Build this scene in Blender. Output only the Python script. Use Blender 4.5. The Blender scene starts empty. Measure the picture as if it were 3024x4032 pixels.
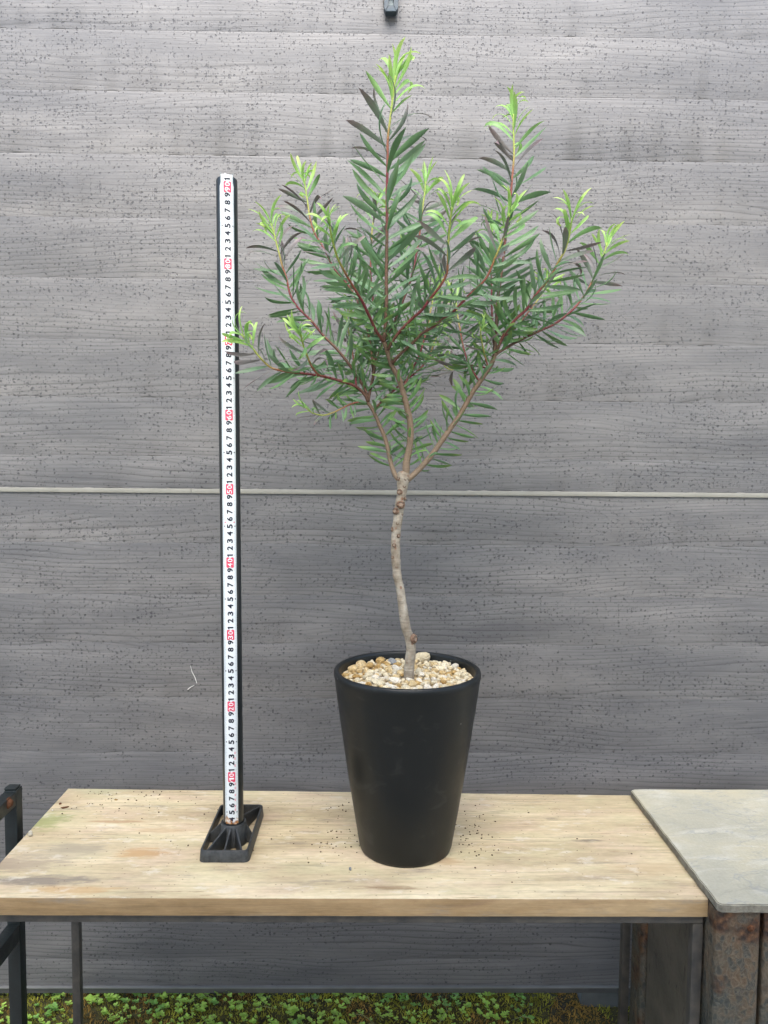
import bpy, bmesh, math, random
from mathutils import Vector, Matrix, noise

rnd = random.Random(7)
scene = bpy.context.scene
COL = scene.collection
R = math.radians

# ------------------------------------------------------------------ camera
CAM = Vector((0.0287, 0.0, 0.5415))
PITCH, YAW, ROLL, FPX = 0.0673, 0.0131, 0.0084, 3030.0
def cam_axes():
    cy, sy, cp, sp = math.cos(YAW), math.sin(YAW), math.cos(PITCH), math.sin(PITCH)
    def yaw(v): return Vector((cy*v[0]+sy*v[1], -sy*v[0]+cy*v[1], v[2]))
    rt, fw, up = yaw((1, 0, 0)), yaw((0, cp, -sp)), yaw((0, sp, cp))
    c, s = math.cos(ROLL), math.sin(ROLL)
    return c*rt+s*up, fw, -s*rt+c*up
RT, FW, UP = cam_axes()
cd = bpy.data.cameras.new('camera'); cam = bpy.data.objects.new('camera', cd); COL.objects.link(cam)
cd.sensor_fit = 'HORIZONTAL'; cd.sensor_width = 36.0; cd.lens = 36.0*FPX/3024.0
cd.clip_start = 0.02; cd.clip_end = 500
cam.matrix_world = Matrix(((RT.x, UP.x, -FW.x, CAM.x), (RT.y, UP.y, -FW.y, CAM.y), (RT.z, UP.z, -FW.z, CAM.z), (0, 0, 0, 1)))
scene.camera = cam
def ray(px, py): return RT*((px-1512)/FPX) + FW + UP*((2016-py)/FPX)
def at_y(px, py, Y): d = ray(px, py); return CAM + d*((Y-CAM.y)/d.y)
def at_z(px, py, Z): d = ray(px, py); return CAM + d*((Z-CAM.z)/d.z)
def to_px(P):
    v = P-CAM; d = v.dot(FW); return (1512+FPX*v.dot(RT)/d, 2016-FPX*v.dot(UP)/d)

# ------------------------------------------------------------------ sky, sun, exposure
SUN_EL, SUN_AZ = 50, 183            # azimuth: 180 = from behind the camera (-y)
w = bpy.data.worlds.new('World'); scene.world = w; w.use_nodes = True
nt = w.node_tree; nt.nodes.clear()
out = nt.nodes.new('ShaderNodeOutputWorld'); bg = nt.nodes.new('ShaderNodeBackground'); sky = nt.nodes.new('ShaderNodeTexSky')
sky.sky_type = 'NISHITA'; sky.sun_disc = False
sky.sun_elevation = R(SUN_EL); sky.sun_rotation = R(SUN_AZ)
sky.air_density = 1.0; sky.dust_density = 2.0; sky.ozone_density = 1.0
nt.links.new(sky.outputs[0], bg.inputs[0]); bg.inputs[1].default_value = 0.15; nt.links.new(bg.outputs[0], out.inputs[0])
sd = bpy.data.lights.new('sun', 'SUN'); sd.energy = 1.5; sd.angle = R(50); sd.color = (1.0, 0.97, 0.93)
so = bpy.data.objects.new('sun', sd); COL.objects.link(so)
a, e = R(SUN_AZ), R(SUN_EL)
sdir = Vector((math.sin(a)*math.cos(e), math.cos(a)*math.cos(e), math.sin(e)))
so.rotation_euler = sdir.to_track_quat('Z', 'Y').to_euler()
vs = scene.view_settings; vs.view_transform = 'Standard'; vs.look = 'None'; vs.gamma = 1.0; vs.use_curve_mapping = False
vs.exposure = 1.7
cy_ = scene.cycles; cy_.use_adaptive_sampling = True; cy_.adaptive_threshold = 0.025; cy_.max_bounces = 6; cy_.diffuse_bounces = 3; cy_.glossy_bounces = 2; cy_.transmission_bounces = 3; cy_.transparent_max_bounces = 4

# ------------------------------------------------------------------ node helpers
class Mat:
    def __init__(s, name, rough=0.6, spec=0.5, metal=0.0):
        s.m = bpy.data.materials.new(name); s.m.use_nodes = True; s.t = s.m.node_tree; s.t.nodes.clear()
        s.out = s.t.nodes.new('ShaderNodeOutputMaterial'); s.b = s.t.nodes.new('ShaderNodeBsdfPrincipled')
        s.t.links.new(s.b.outputs[0], s.out.inputs[0])
        s.b.inputs['Roughness'].default_value = rough; s.b.inputs['Metallic'].default_value = metal
        s.b.inputs['Specular IOR Level'].default_value = spec
        s._co = None
    def put(s, sock, v):
        if v is None: return
        if hasattr(v, 'is_linked') or isinstance(v, bpy.types.NodeSocket): s.t.links.new(v, sock)
        else:
            if isinstance(v, (tuple, list)) and len(v) == 3 and sock.type == 'RGBA': v = (*v, 1)
            sock.default_value = v
    def node(s, ty, **kw):
        n = s.t.nodes.new(ty)
        for k, v in kw.items(): setattr(n, k, v)
        return n
    def co(s, which='Object'):
        n = s.node('ShaderNodeTexCoord'); return n.outputs[which]
    def geo_pos(s): return s.node('ShaderNodeNewGeometry').outputs['Position']
    def rand(s): return s.node('ShaderNodeObjectInfo').outputs['Random']
    def math(s, op, a, b=None, c=None, clamp=False):
        n = s.node('ShaderNodeMath', operation=op, use_clamp=clamp)
        s.put(n.inputs[0], a); s.put(n.inputs[1], b); s.put(n.inputs[2], c); return n.outputs[0]
    def vmul(s, v, k):
        n = s.node('ShaderNodeVectorMath', operation='MULTIPLY'); s.put(n.inputs[0], v); s.put(n.inputs[1], k); return n.outputs[0]
    def vadd(s, v, k):
        n = s.node('ShaderNodeVectorMath', operation='ADD'); s.put(n.inputs[0], v); s.put(n.inputs[1], k); return n.outputs[0]
    def comb(s, x, y, z):
        n = s.node('ShaderNodeCombineXYZ'); s.put(n.inputs[0], x); s.put(n.inputs[1], y); s.put(n.inputs[2], z); return n.outputs[0]
    def sep(s, v):
        n = s.node('ShaderNodeSeparateXYZ'); s.put(n.inputs[0], v); return n.outputs
    def noise(s, v, scale=1.0, detail=2.0, rough=0.5, dist=0.0, col=False, dim='3D'):
        n = s.node('ShaderNodeTexNoise', noise_dimensions=dim); s.put(n.inputs['Vector'], v)
        n.inputs['Scale'].default_value = scale; n.inputs['Detail'].default_value = detail
        n.inputs['Roughness'].default_value = rough; n.inputs['Distortion'].default_value = dist
        return n.outputs[1 if col else 0]
    def vor(s, v, scale, feature='F1', rnd_=1.0, out='Distance', dim='2D', smooth=None):
        n = s.node('ShaderNodeTexVoronoi', voronoi_dimensions=dim, feature=feature); s.put(n.inputs['Vector'], v)
        n.inputs['Scale'].default_value = scale; n.inputs['Randomness'].default_value = rnd_
        if smooth is not None: n.inputs['Smoothness'].default_value = smooth
        return n.outputs[out], n
    def ramp(s, f, stops, interp='LINEAR'):
        n = s.node('ShaderNodeValToRGB'); n.color_ramp.interpolation = interp; s.put(n.inputs[0], f)
        el = n.color_ramp.elements
        while len(el) < len(stops): el.new(0.5)
        for i, (p, c) in enumerate(stops):
            el[i].position = p; el[i].color = (*(c if isinstance(c, (tuple, list)) else (c, c, c)), 1)
        return n.outputs[0]
    def step(s, f, lo, hi, a=0.0, b=1.0):
        n = s.node('ShaderNodeMapRange', interpolation_type='SMOOTHSTEP'); s.put(n.inputs[0], f)
        for i, v in ((1, lo), (2, hi), (3, a), (4, b)): s.put(n.inputs[i], v)
        return n.outputs[0]
    def mix(s, f, a, b, mode='MIX'):
        n = s.node('ShaderNodeMix', data_type='RGBA', blend_type=mode); s.put(n.inputs[0], f); s.put(n.inputs[6], a); s.put(n.inputs[7], b)
        return n.outputs[2]
    def bump(s, h, dist=0.001, strength=1.0, prev=None):
        n = s.node('ShaderNodeBump'); n.inputs['Strength'].default_value = strength; n.inputs['Distance'].default_value = dist
        s.put(n.inputs['Height'], h); s.put(n.inputs['Normal'], prev); return n.outputs[0]
    def color(s, c): s.put(s.b.inputs['Base Color'], c); return s
    def normal(s, n): s.put(s.b.inputs['Normal'], n); return s
    def rough(s, r): s.put(s.b.inputs['Roughness'], r); return s

def mat_plank():
    M = Mat('board_marked_concrete', 0.42, 0.5)
    r = M.rand(); p = M.co('Object'); x, y, z = M.sep(p)
    X = M.math('ADD', x, M.math('MULTIPLY', r, 37.0))
    v2 = M.comb(X, M.math('MULTIPLY', r, 11.0), z)
    # grain: contour lines of a height field stretched along the board
    n1 = M.noise(M.vmul(v2, (1.9, 1, 11.0)), 1.0, 2.0, 0.4)
    h = M.math('ADD', M.math('MULTIPLY', z, 120.0), M.math('MULTIPLY', n1, 9.0))
    fr = M.math('FRACT', h)
    ring = M.ramp(fr, [(0.0, 0.0), (0.05, 0.1), (0.16, 0.7), (0.5, 0.92), (0.88, 1.0), (0.96, 0.6), (1.0, 0.0)])
    gn = M.noise(M.vmul(v2, (3.0, 1, 22.0)), 1.0, 2.0)
    ring = M.mix(M.step(gn, 0.36, 0.58), (0.90, 0.90, 0.90), ring)
    fine = M.ramp(M.math('FRACT', M.math('MULTIPLY', h, 1.73)), [(0.0, 0.2), (0.15, 0.9), (0.8, 1.0), (1.0, 0.2)])
    fine = M.mix(M.step(gn, 0.45, 0.62, 1.0, 0.0), (0.93, 0.93, 0.93), fine)
    fibre = M.noise(M.vmul(v2, (10, 1, 380.0)), 1.0, 2.0, 0.6)
    warp = M.sep(M.noise(M.vmul(v2, (170, 1, 170)), 1.0, 1.0, col=True))
    xz = M.comb(M.math('ADD', X, M.math('MULTIPLY', warp[0], 0.0045)), M.math('ADD', M.math('MULTIPLY', z, 1.15), M.math('MULTIPLY', warp[2], 0.0045)), 0.0)
    cl = M.noise(M.vmul(v2, (6.0, 1, 20.0)), 1.0, 2.0, 0.6)
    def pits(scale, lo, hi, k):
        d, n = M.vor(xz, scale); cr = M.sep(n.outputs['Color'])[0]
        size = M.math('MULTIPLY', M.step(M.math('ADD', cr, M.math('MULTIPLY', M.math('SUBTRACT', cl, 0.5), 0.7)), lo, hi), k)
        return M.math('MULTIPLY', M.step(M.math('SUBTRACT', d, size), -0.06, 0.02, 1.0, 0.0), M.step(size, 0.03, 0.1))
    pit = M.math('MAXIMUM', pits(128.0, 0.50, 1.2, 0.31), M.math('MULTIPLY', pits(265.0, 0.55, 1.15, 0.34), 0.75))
    blot = M.noise(M.vmul(v2, (3.2, 1, 15.0)), 1.0, 4.0, 0.62)
    c = M.ramp(blot, [(0.27, (0.100, 0.100, 0.102)), (0.45, (0.131, 0.129, 0.127)), (0.6, (0.160, 0.156, 0.151)), (0.72, (0.195, 0.189, 0.180))])
    g = M.math('MULTIPLY_ADD', fibre, 0.36, 0.82)
    g = M.math('MULTIPLY', g, M.math('MULTIPLY_ADD', M.sep(ring)[0], 0.44, 0.59))
    g = M.math('MULTIPLY', g, M.math('MULTIPLY_ADD', M.sep(fine)[0], 0.24, 0.78))
    g = M.math('MULTIPLY', g, M.math('MULTIPLY_ADD', r, 0.06, 0.97))
    c = M.mix(1.0, c, M.comb(g, g, g), 'MULTIPLY')
    M.color(M.mix(M.math('MULTIPLY', pit, 0.60), c, (0.030, 0.030, 0.034)))  # shade inside the deep pits is painted into the colour
    hh = M.math('MULTIPLY_ADD', fibre, 0.35, M.math('MULTIPLY', pit, -1.5))
    M.normal(M.bump(hh, 0.0010, 0.9)); return M.m

def mat_board(edge=False):
    M = Mat('bleached_pine_edge' if edge else 'bleached_pine', 0.55 if edge else 0.7, 0.35)
    p = M.geo_pos(); x, y, z = M.sep(p)
    yy = z if edge else y
    v = M.comb(x, yy, 0.37 if edge else 0.0)
    n1 = M.noise(M.vmul(v, (2.0, 16.0, 1)), 1.0, 3.0, 0.55)
    ln = M.noise(M.vmul(M.vadd(v, M.vmul(M.comb(n1, n1, n1), (0, 0.02, 0))), (5.0, 190.0, 1)), 1.0, 4.0, 0.62)
    fib = M.noise(M.vmul(v, (30.0, 700.0, 1)), 1.0, 2.0, 0.6)
    big = M.noise(M.vmul(v, (4.0, 17.0, 1)), 1.0, 5.0, 0.62, 0.4)
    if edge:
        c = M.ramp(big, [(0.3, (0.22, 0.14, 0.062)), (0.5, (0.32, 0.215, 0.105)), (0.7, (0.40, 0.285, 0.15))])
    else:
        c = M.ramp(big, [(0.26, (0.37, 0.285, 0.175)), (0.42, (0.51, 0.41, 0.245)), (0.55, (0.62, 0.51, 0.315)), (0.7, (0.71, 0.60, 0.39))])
        tint = M.noise(M.vmul(v, (9, 24, 1)), 1.0, 3.0, 0.6)
        c = M.mix(M.step(tint, 0.5, 0.66, 0, 0.5), c, (0.56, 0.42, 0.29))
        c = M.mix(M.step(tint, 0.36, 0.48, 0.45, 0), c, (0.53, 0.47, 0.27))
    lk = M.ramp(ln, [(0.30, 0.72), (0.42, 0.94), (0.52, 1.0), (0.75, 1.08)]); c = M.mix(1.0, c, lk, 'MULTIPLY')
    dk = M.noise(M.vmul(v, (9.0, 130.0, 1)), 1.0, 6.0, 0.72)
    c = M.mix(M.step(dk, 0.59, 0.67, 0, 0.75), c, (0.26, 0.165, 0.09))
    st = M.noise(M.vmul(v, (4.5, 26.0, 1)), 1.7, 8.0, 0.72)
    c = M.mix(M.step(st, 0.54, 0.70, 0, 0.65), c, (0.25, 0.21, 0.155))
    spk2 = M.noise(M.vmul(v, (60, 150, 1)), 1.0, 4.0, 0.7); f2 = M.math('MULTIPLY_ADD', spk2, 0.5, 0.78); c = M.mix(1.0, c, M.comb(f2, f2, f2), 'MULTIPLY')
    f = M.math('MULTIPLY_ADD', fib, 0.28, 0.86); c = M.mix(1.0, c, M.comb(f, f, f), 'MULTIPLY')
    if not edge:
        def spot(cx, cy, rx, ry, col, k, c):
            dx = M.math('DIVIDE', M.math('SUBTRACT', x, cx), rx); dy = M.math('DIVIDE', M.math('SUBTRACT', y, cy), ry)
            d = M.math('SQRT', M.math('ADD', M.math('MULTIPLY', dx, dx), M.math('MULTIPLY', dy, dy)))
            d = M.math('ADD', d, M.math('MULTIPLY', M.math('SUBTRACT', M.noise(M.vmul(v, (22, 130, 1)), 1.0, 5.0, 0.7), 0.5), 2.6))
            return M.mix(M.step(d, 0.35, 1.1, k, 0.0), c, col)
        for px, py, rx, ry, col, k in STAINS:
            P = at_z(px, py, 0.0); c = spot(P.x, P.y, rx, ry, col, k, c)
        # pale wear marks
        wv = M.noise(M.vmul(v, (18, 40, 1)), 1.0, 6.0, 0.7)
        c = M.mix(M.step(wv, 0.55, 0.66, 0, 0.5), c, (0.72, 0.65, 0.51))
        spk = M.vor(M.comb(x, y, 0), 140.0); cr = M.sep(spk[1].outputs['Color'])[0]
        sp = M.math('MULTIPLY', M.step(spk[0], 0.08, 0.2, 1, 0), M.step(cr, 0.9, 0.93))
        c = M.mix(M.math('MULTIPLY', sp, 0.6), c, (0.2, 0.13, 0.08))
    M.color(c)
    M.normal(M.bump(M.math('ADD', M.math('MULTIPLY', ln, 0.6), M.math('MULTIPLY', fib, 0.5)), 0.0009, 0.7)); return M.m
STAINS = [(560, 3360, .042, .016, (0.50, 0.31, 0.14), 0.8), (300, 3505, .07, .012, (0.52, 0.33, 0.15), 0.7),
          (150, 3465, .09, .014, (0.24, 0.20, 0.155), 0.85), (60, 3400, .08, .026, (0.36, 0.285, 0.20), 0.75), (260, 3350, .07, .03, (0.40, 0.34, 0.24), 0.6), (1500, 3495, .05, .006, (0.3, 0.2, 0.11), 0.7), (1750, 3390, .03, .012, (0.45, 0.30, 0.16), 0.7), (310, 3340, .05, .016, (0.34, 0.29, 0.2), 0.5),
          (190, 3230, .035, .035, (0.30, 0.33, 0.12), 0.75), (400, 3110, .06, .02, (0.42, 0.42, 0.26), 0.5), (2320, 3310, .03, .005, (0.22, 0.18, 0.13), 0.8),
          (1850, 3260, .05, .025, (0.46, 0.38, 0.24), 0.5), (2550, 3420, .06, .02, (0.5, 0.36, 0.2), 0.5), (470, 3235, .05, .006, (0.42, 0.24, 0.12), 0.6), (640, 3270, .05, .01, (0.45, 0.29, 0.15), 0.5)]

def mat_slate():
    M = Mat('pale_slate', 0.6, 0.5); p = M.geo_pos()
    n = M.noise(p, 6.0, 6.0, 0.62, 0.6); n2 = M.noise(M.vmul(p, (9, 22, 9)), 1.0, 5.0, 0.65, 0.8)
    c = M.ramp(n, [(0.3, (0.35, 0.335, 0.26)), (0.5, (0.44, 0.415, 0.31)), (0.7, (0.53, 0.475, 0.32))])
    c = M.mix(M.step(n2, 0.50, 0.66, 0, 0.5), c, (0.60, 0.58, 0.49))
    vein = M.ramp(M.noise(M.vmul(p, (5, 14, 5)), 1.0, 4.0, 0.6, 1.0), [(0.485, 0.0), (0.5, 0.5), (0.515, 0.0)])
    c = M.mix(vein, c, (0.28, 0.29, 0.28))
    fine = M.noise(p, 260.0, 3.0, 0.6); f = M.math('MULTIPLY_ADD', fine, 0.3, 0.85); c = M.mix(1.0, c, M.comb(f, f, f), 'MULTIPLY')
    M.color(c); M.rough(M.step(n2, 0.3, 0.7, 0.5, 0.75))
    M.normal(M.bump(M.math('ADD', M.math('MULTIPLY', n2, 2.0), fine), 0.0012, 0.7)); return M.m

def mat_rust(dark=False):
    M = Mat('rusty_galvanised_dark' if dark else 'rusty_galvanised', 0.5, 0.5); p = M.geo_pos()
    x, y, z = M.sep(p)
    v = M.vadd(M.vmul(p, (1, 1, 0.62)), M.vmul(M.noise(p, 60, 2, col=True), (0.012, 0.012, 0.012)))
    d, n = M.vor(v, 150.0, 'SMOOTH_F1', dim='3D', smooth=0.35)
    de, n_ = M.vor(v, 150.0, 'DISTANCE_TO_EDGE', dim='3D')
    big = M.noise(p, 14.0, 5.0, 0.62); big2 = M.noise(M.vadd(p, (3, 1, 7)), 9.0, 4.0, 0.6)
    if dark:
        c = M.ramp(big, [(0.3, (0.07, 0.063, 0.052)), (0.5, (0.115, 0.103, 0.082)), (0.7, (0.15, 0.125, 0.105))])
        sl = M.noise(M.vmul(p, (60, 60, 26)), 1.0, 3.0, 0.6, 0.5)
        c = M.mix(M.step(sl, 0.6, 0.7, 0, 0.85), c, (0.012, 0.011, 0.01))
        M.color(c); M.normal(M.bump(sl, 0.002, 0.8)); return M.m
    c = M.ramp(big, [(0.3, (0.030, 0.038, 0.036)), (0.46, (0.058, 0.060, 0.050)), (0.56, (0.095, 0.070, 0.044)), (0.7, (0.125, 0.078, 0.042))])
    cell = M.sep(n.outputs['Color'])[1]
    c = M.mix(M.step(cell, 0.45, 0.75, 0, 0.75), c, (0.028, 0.036, 0.034))
    ringm = M.math('MULTIPLY', M.step(de, 0.02, 0.07), M.step(de, 0.10, 0.17, 1, 0))
    c = M.mix(M.math('MULTIPLY', ringm, 0.5), c, (0.15, 0.13, 0.09))
    top = M.step(z, -0.055, -0.015)
    rs = M.step(M.math('ADD', big2, M.math('MULTIPLY', top, 0.16)), 0.58, 0.68)
    c = M.mix(rs, c, M.ramp(M.noise(p, 120, 3), [(0.35, (0.022, 0.012, 0.008)), (0.55, (0.075, 0.034, 0.015)), (0.75, (0.17, 0.085, 0.035))]))
    M.color(c); M.rough(M.step(big, 0.35, 0.65, 0.38, 0.65))
    M.normal(M.bump(M.math('ADD', M.math('MULTIPLY', d, 1.2), M.noise(p, 300, 2)), 0.0015, 0.8)); return M.m

def mat_simple(name, col, rough=0.5, spec=0.5, var=0.25, scale=60.0, bump=0.0004, metal=0.0, tint=None):
    M = Mat(name, rough, spec, metal); p = M.co('Object')
    n = M.noise(p, scale, 4.0, 0.6)
    lo = tuple(c*(1-var) for c in col); hi = tuple(min(1, c*(1+var)) for c in (tint or col))
    M.color(M.ramp(n, [(0.3, lo), (0.7, hi)])); M.rough(M.step(n, 0.3, 0.7, rough*0.85, min(1, rough*1.15)))
    if bump: M.normal(M.bump(M.noise(p, scale*4, 3.0), bump, 0.6))
    return M.m

def mat_pot():
    M = Mat('black_glazed_pot', 0.42, 0.5); p = M.co('Object')
    n = M.noise(p, 11.0, 4.0, 0.6)
    sm = M.step(M.noise(M.vmul(p, (1, 1, 1.6)), 26.0, 3.0, 0.55, 1.0), 0.58, 0.72, 0, 1)
    c = M.mix(M.math('MULTIPLY', sm, 0.6), (0.0060, 0.0075, 0.0075), (0.022, 0.023, 0.021))
    d, nn = M.vor(p, 55.0, dim='3D'); cr = M.sep(nn.outputs['Color'])[0]
    sp = M.math('MULTIPLY', M.step(d, 0.03, 0.085, 1, 0), M.step(cr, 0.86, 0.9))
    c = M.mix(M.math('MULTIPLY', sp, 0.7), c, (0.22, 0.22, 0.2))
    M.color(c); M.rough(M.step(n, 0.3, 0.7, 0.34, 0.48)); M.b.inputs['Specular IOR Level'].default_value = 0.38
    M.normal(M.bump(M.noise(p, 500, 2), 0.0002, 0.35)); return M.m

def mat_leaf(name, base, tip, trans, rough=0.42, under=None, mid=None):
    M = Mat(name, rough, 0.45)
    uv = M.co('UV'); u, v, _ = M.sep(uv)
    p = M.geo_pos(); n = M.noise(p, 35.0, 3.0, 0.6); n2 = M.noise(p, 300.0, 2.0)
    c = M.mix(M.step(u, 0.45, 1.0), base, tip)
    f = M.math('MULTIPLY_ADD', n, 0.9, 0.55); c = M.mix(1.0, c, M.comb(f, f, f), 'MULTIPLY')
    rib = M.step(M.math('ABSOLUTE', M.math('SUBTRACT', v, 0.5)), 0.03, 0.12, 0.35, 0.0)
    c = M.mix(rib, c, mid or tuple(min(1, k*2.0) for k in base))
    M.color(c)
    M.normal(M.bump(n2, 0.0003, 0.5))
    tr = M.node('ShaderNodeBsdfTranslucent'); M.put(tr.inputs[0], c)
    mx = M.node('ShaderNodeMixShader'); mx.inputs[0].default_value = trans
    M.t.links.new(M.b.outputs[0], mx.inputs[1]); M.t.links.new(tr.outputs[0], mx.inputs[2]); M.t.links.new(mx.outputs[0], M.out.inputs[0])
    return M.m

def mat_stem():
    M = Mat('branch_bark', 0.6, 0.35); at = M.node('ShaderNodeAttribute', attribute_name='age'); p = M.geo_pos()
    n = M.noise(p, 70.0, 4.0, 0.6)
    f = M.math('ADD', at.outputs['Fac'], M.math('MULTIPLY', M.math('SUBTRACT', n, 0.5), 0.10))
    c = M.ramp(f, [(0.0, (0.25, 0.36, 0.07)), (0.14, (0.33, 0.36, 0.08)), (0.22, (0.26, 0.10, 0.055)), (0.36, (0.16, 0.028, 0.035)), (0.52, (0.14, 0.045, 0.035)), (0.62, (0.095, 0.060, 0.034)), (0.76, (0.15, 0.10, 0.062)), (1.0, (0.22, 0.165, 0.11))])
    x, y, z = M.sep(p)
    bands = M.noise(M.vmul(p, (60, 60, 420)), 1.0, 3.0, 0.6)
    g = M.math('MULTIPLY_ADD', bands, 0.7, 0.65); c = M.mix(1.0, c, M.comb(g, g, g), 'MULTIPLY')
    M.color(c); M.normal(M.bump(M.math('ADD', bands, n), 0.0008, 0.6)); return M.m

def mat_trunk():
    M = Mat('trunk_bark', 0.75, 0.3); p = M.geo_pos()
    bands = M.noise(M.vadd(M.vmul(p, (50, 50, 520)), M.vmul(M.noise(p, 60, 2, col=True), (0, 0, 5))), 1.0, 4.0, 0.65)
    n = M.noise(p, 80.0, 4.0, 0.6)
    c = M.ramp(n, [(0.3, (0.17, 0.135, 0.095)), (0.5, (0.27, 0.232, 0.175)), (0.7, (0.37, 0.335, 0.27))])
    g = M.math('MULTIPLY_ADD', bands, 0.8, 0.6); c = M.mix(1.0, c, M.comb(g, g, g), 'MULTIPLY')
    d, nn = M.vor(M.vmul(p, (1, 1, 0.8)), 120.0, dim='3D'); cr = M.sep(nn.outputs['Color'])[0]
    c = M.mix(M.math('MULTIPLY', M.step(d, 0.12, 0.32, 1, 0), M.step(cr, 0.78, 0.85, 0, 0.8)), c, (0.17, 0.075, 0.04))
    M.color(c); M.normal(M.bump(M.math('ADD', M.math('MULTIPLY', bands, 1.3), n), 0.0012, 0.8)); return M.m

def mat_pebble(name, a_, b_, spots):
    M = Mat(name, 0.85, 0.25); p = M.co('Object'); r = M.rand()
    v = M.vadd(p, M.comb(M.math('MULTIPLY', r, 5.0), 0.0, M.math('MULTIPLY', r, 9.0)))
    n = M.noise(v, 1.1, 4.0, 0.6); c = M.ramp(n, [(0.35, a_), (0.65, b_)])
    t = M.math('MULTIPLY_ADD', r, 0.22, 0.98); c = M.mix(1.0, c, M.comb(t, t, t), 'MULTIPLY')
    s = M.noise(v, 3.2, 4.0, 0.65); c = M.mix(M.step(s, 0.58, 0.68, 0, spots), c, (0.30, 0.19, 0.08))
    M.color(c); M.normal(M.bump(M.math('ADD', M.noise(v, 2.5, 4), M.math('MULTIPLY', M.noise(v, 9.0, 3), 0.5)), 0.35, 0.6)); return M.m

def mat_tape():
    M = Mat('white_tape', 0.35, 0.5); p = M.geo_pos(); x, y, z = M.sep(p)
    n = M.noise(p, 140, 4, 0.65); c = M.ramp(M.noise(p, 20, 3), [(0.3, (0.68, 0.72, 0.72)), (0.7, (0.78, 0.81, 0.80))])
    low = M.step(M.math('ADD', z, M.math('MULTIPLY', M.math('SUBTRACT', n, 0.5), 0.05)), 0.034, 0.044, 1, 0)
    rustc = M.ramp(M.noise(p, 260, 3), [(0.35, (0.09, 0.03, 0.012)), (0.5, (0.42, 0.17, 0.04)), (0.65, (0.70, 0.5, 0.28))])
    c = M.mix(low, c, rustc)
    ed = M.step(M.math('ADD', M.noise(M.vmul(p, (90, 90, 40)), 1.0, 3.0), 0), 0.70, 0.76, 0, 0.5)
    c = M.mix(ed, c, (0.50, 0.33, 0.18))
    M.color(c); return M.m

# ------------------------------------------------------------------ mesh helpers
class MB:
    def __init__(s): s.v = []; s.f = []; s.mi = []; s.uv = {}; s.age = None
    def add(s, vs, fs, m=0):
        o = len(s.v); s.v += [tuple(p) for p in vs]; s.f += [tuple(i+o for i in f) for f in fs]; s.mi += [m]*len(fs); return o
    def tube(s, pts, rad, n=10, cap=True, m=0, ages=None):
        pts = [Vector(p) for p in pts]; k = len(pts); vs = []; fs = []
        T = [(pts[min(i+1, k-1)]-pts[max(i-1, 0)]).normalized() for i in range(k)]
        ref = Vector((0, -1, 0.001)) if abs(T[0].y) < 0.9 else Vector((1, 0, 0))
        N = (ref - T[0]*ref.dot(T[0])).normalized()
        for i in range(k):
            N = (N - T[i]*N.dot(T[i])).normalized(); B = T[i].cross(N)
            for j in range(n):
                a = 2*math.pi*j/n; vs.append(pts[i] + (N*math.cos(a)+B*math.sin(a))*rad[i])
        for i in range(k-1):
            for j in range(n): fs.append((i*n+j, i*n+(j+1) % n, (i+1)*n+(j+1) % n, (i+1)*n+j))
        if cap: fs.append(tuple(range(n-1, -1, -1))); fs.append(tuple(range((k-1)*n, k*n)))
        s.add(vs, fs, m)
        if ages is not None:
            s.age = (s.age or []) + [a for a in ages for _ in range(n)]
    def lathe(s, prof, c, n=64, m=0):
        vs = []; fs = []; k = len(prof)
        for r, z in prof:
            for j in range(n):
                a = 2*math.pi*j/n; vs.append((c[0]+r*math.cos(a), c[1]+r*math.sin(a), c[2]+z))
        for i in range(k-1):
            for j in range(n): fs.append((i*n+j, i*n+(j+1) % n, (i+1)*n+(j+1) % n, (i+1)*n+j))
        s.add(vs, fs, m)
    def prism(s, poly, z0, z1, m=0):
        n = len(poly); vs = [(x, y, z0) for x, y in poly]+[(x, y, z1) for x, y in poly]
        s.add(vs, [tuple(range(n-1, -1, -1)), tuple(range(n, 2*n))]+[(i, (i+1) % n, n+(i+1) % n, n+i) for i in range(n)], m)
    def hexa(s, c8, m=0):
        s.add(c8, [(3, 2, 1, 0), (4, 5, 6, 7), (0, 1, 5, 4), (1, 2, 6, 5), (2, 3, 7, 6), (3, 0, 4, 7)], m)
    def box(s, x0, x1, y0, y1, z0, z1, m=0):
        s.hexa([(x0, y0, z0), (x1, y0, z0), (x1, y1, z0), (x0, y1, z0), (x0, y0, z1), (x1, y0, z1), (x1, y1, z1), (x0, y1, z1)], m)
    def build(s, name, mats, parent=None, bevel=0.0, seg=2, smooth=False, angle=40, link=True):
        me = bpy.data.meshes.new(name); me.from_pydata(s.v, [], s.f); me.update()
        mats = mats if isinstance(mats, (list, tuple)) else [mats]
        for mt in mats: me.materials.append(mt)
        if any(s.mi): me.polygons.foreach_set('material_index', s.mi)
        if s.age is not None and len(s.age) == len(s.v):
            at = me.attributes.new('age', 'FLOAT', 'POINT'); at.data.foreach_set('value', s.age)
        if bevel > 0:
            bm = bmesh.new(); bm.from_mesh(me)
            ed = [e_ for e_ in bm.edges if len(e_.link_faces) == 2 and e_.calc_face_angle(0) > R(25)]
            bmesh.ops.bevel(bm, geom=ed, offset=bevel, segments=seg, profile=0.6, affect='EDGES', clamp_overlap=True)
            bm.to_mesh(me); bm.free(); smooth = True
        if smooth:
            me.polygons.foreach_set('use_smooth', [True]*len(me.polygons))
            try: me.set_sharp_from_angle(angle=R(angle))
            except Exception: pass
        o = bpy.data.objects.new(name, me)
        if link: COL.objects.link(o)
        if parent is not None: adopt(o, parent)
        return o
def wloc(o):
    v = Vector(o.location)
    return v + wloc(o.parent) + o.matrix_parent_inverse.translation if o.parent else v
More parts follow.
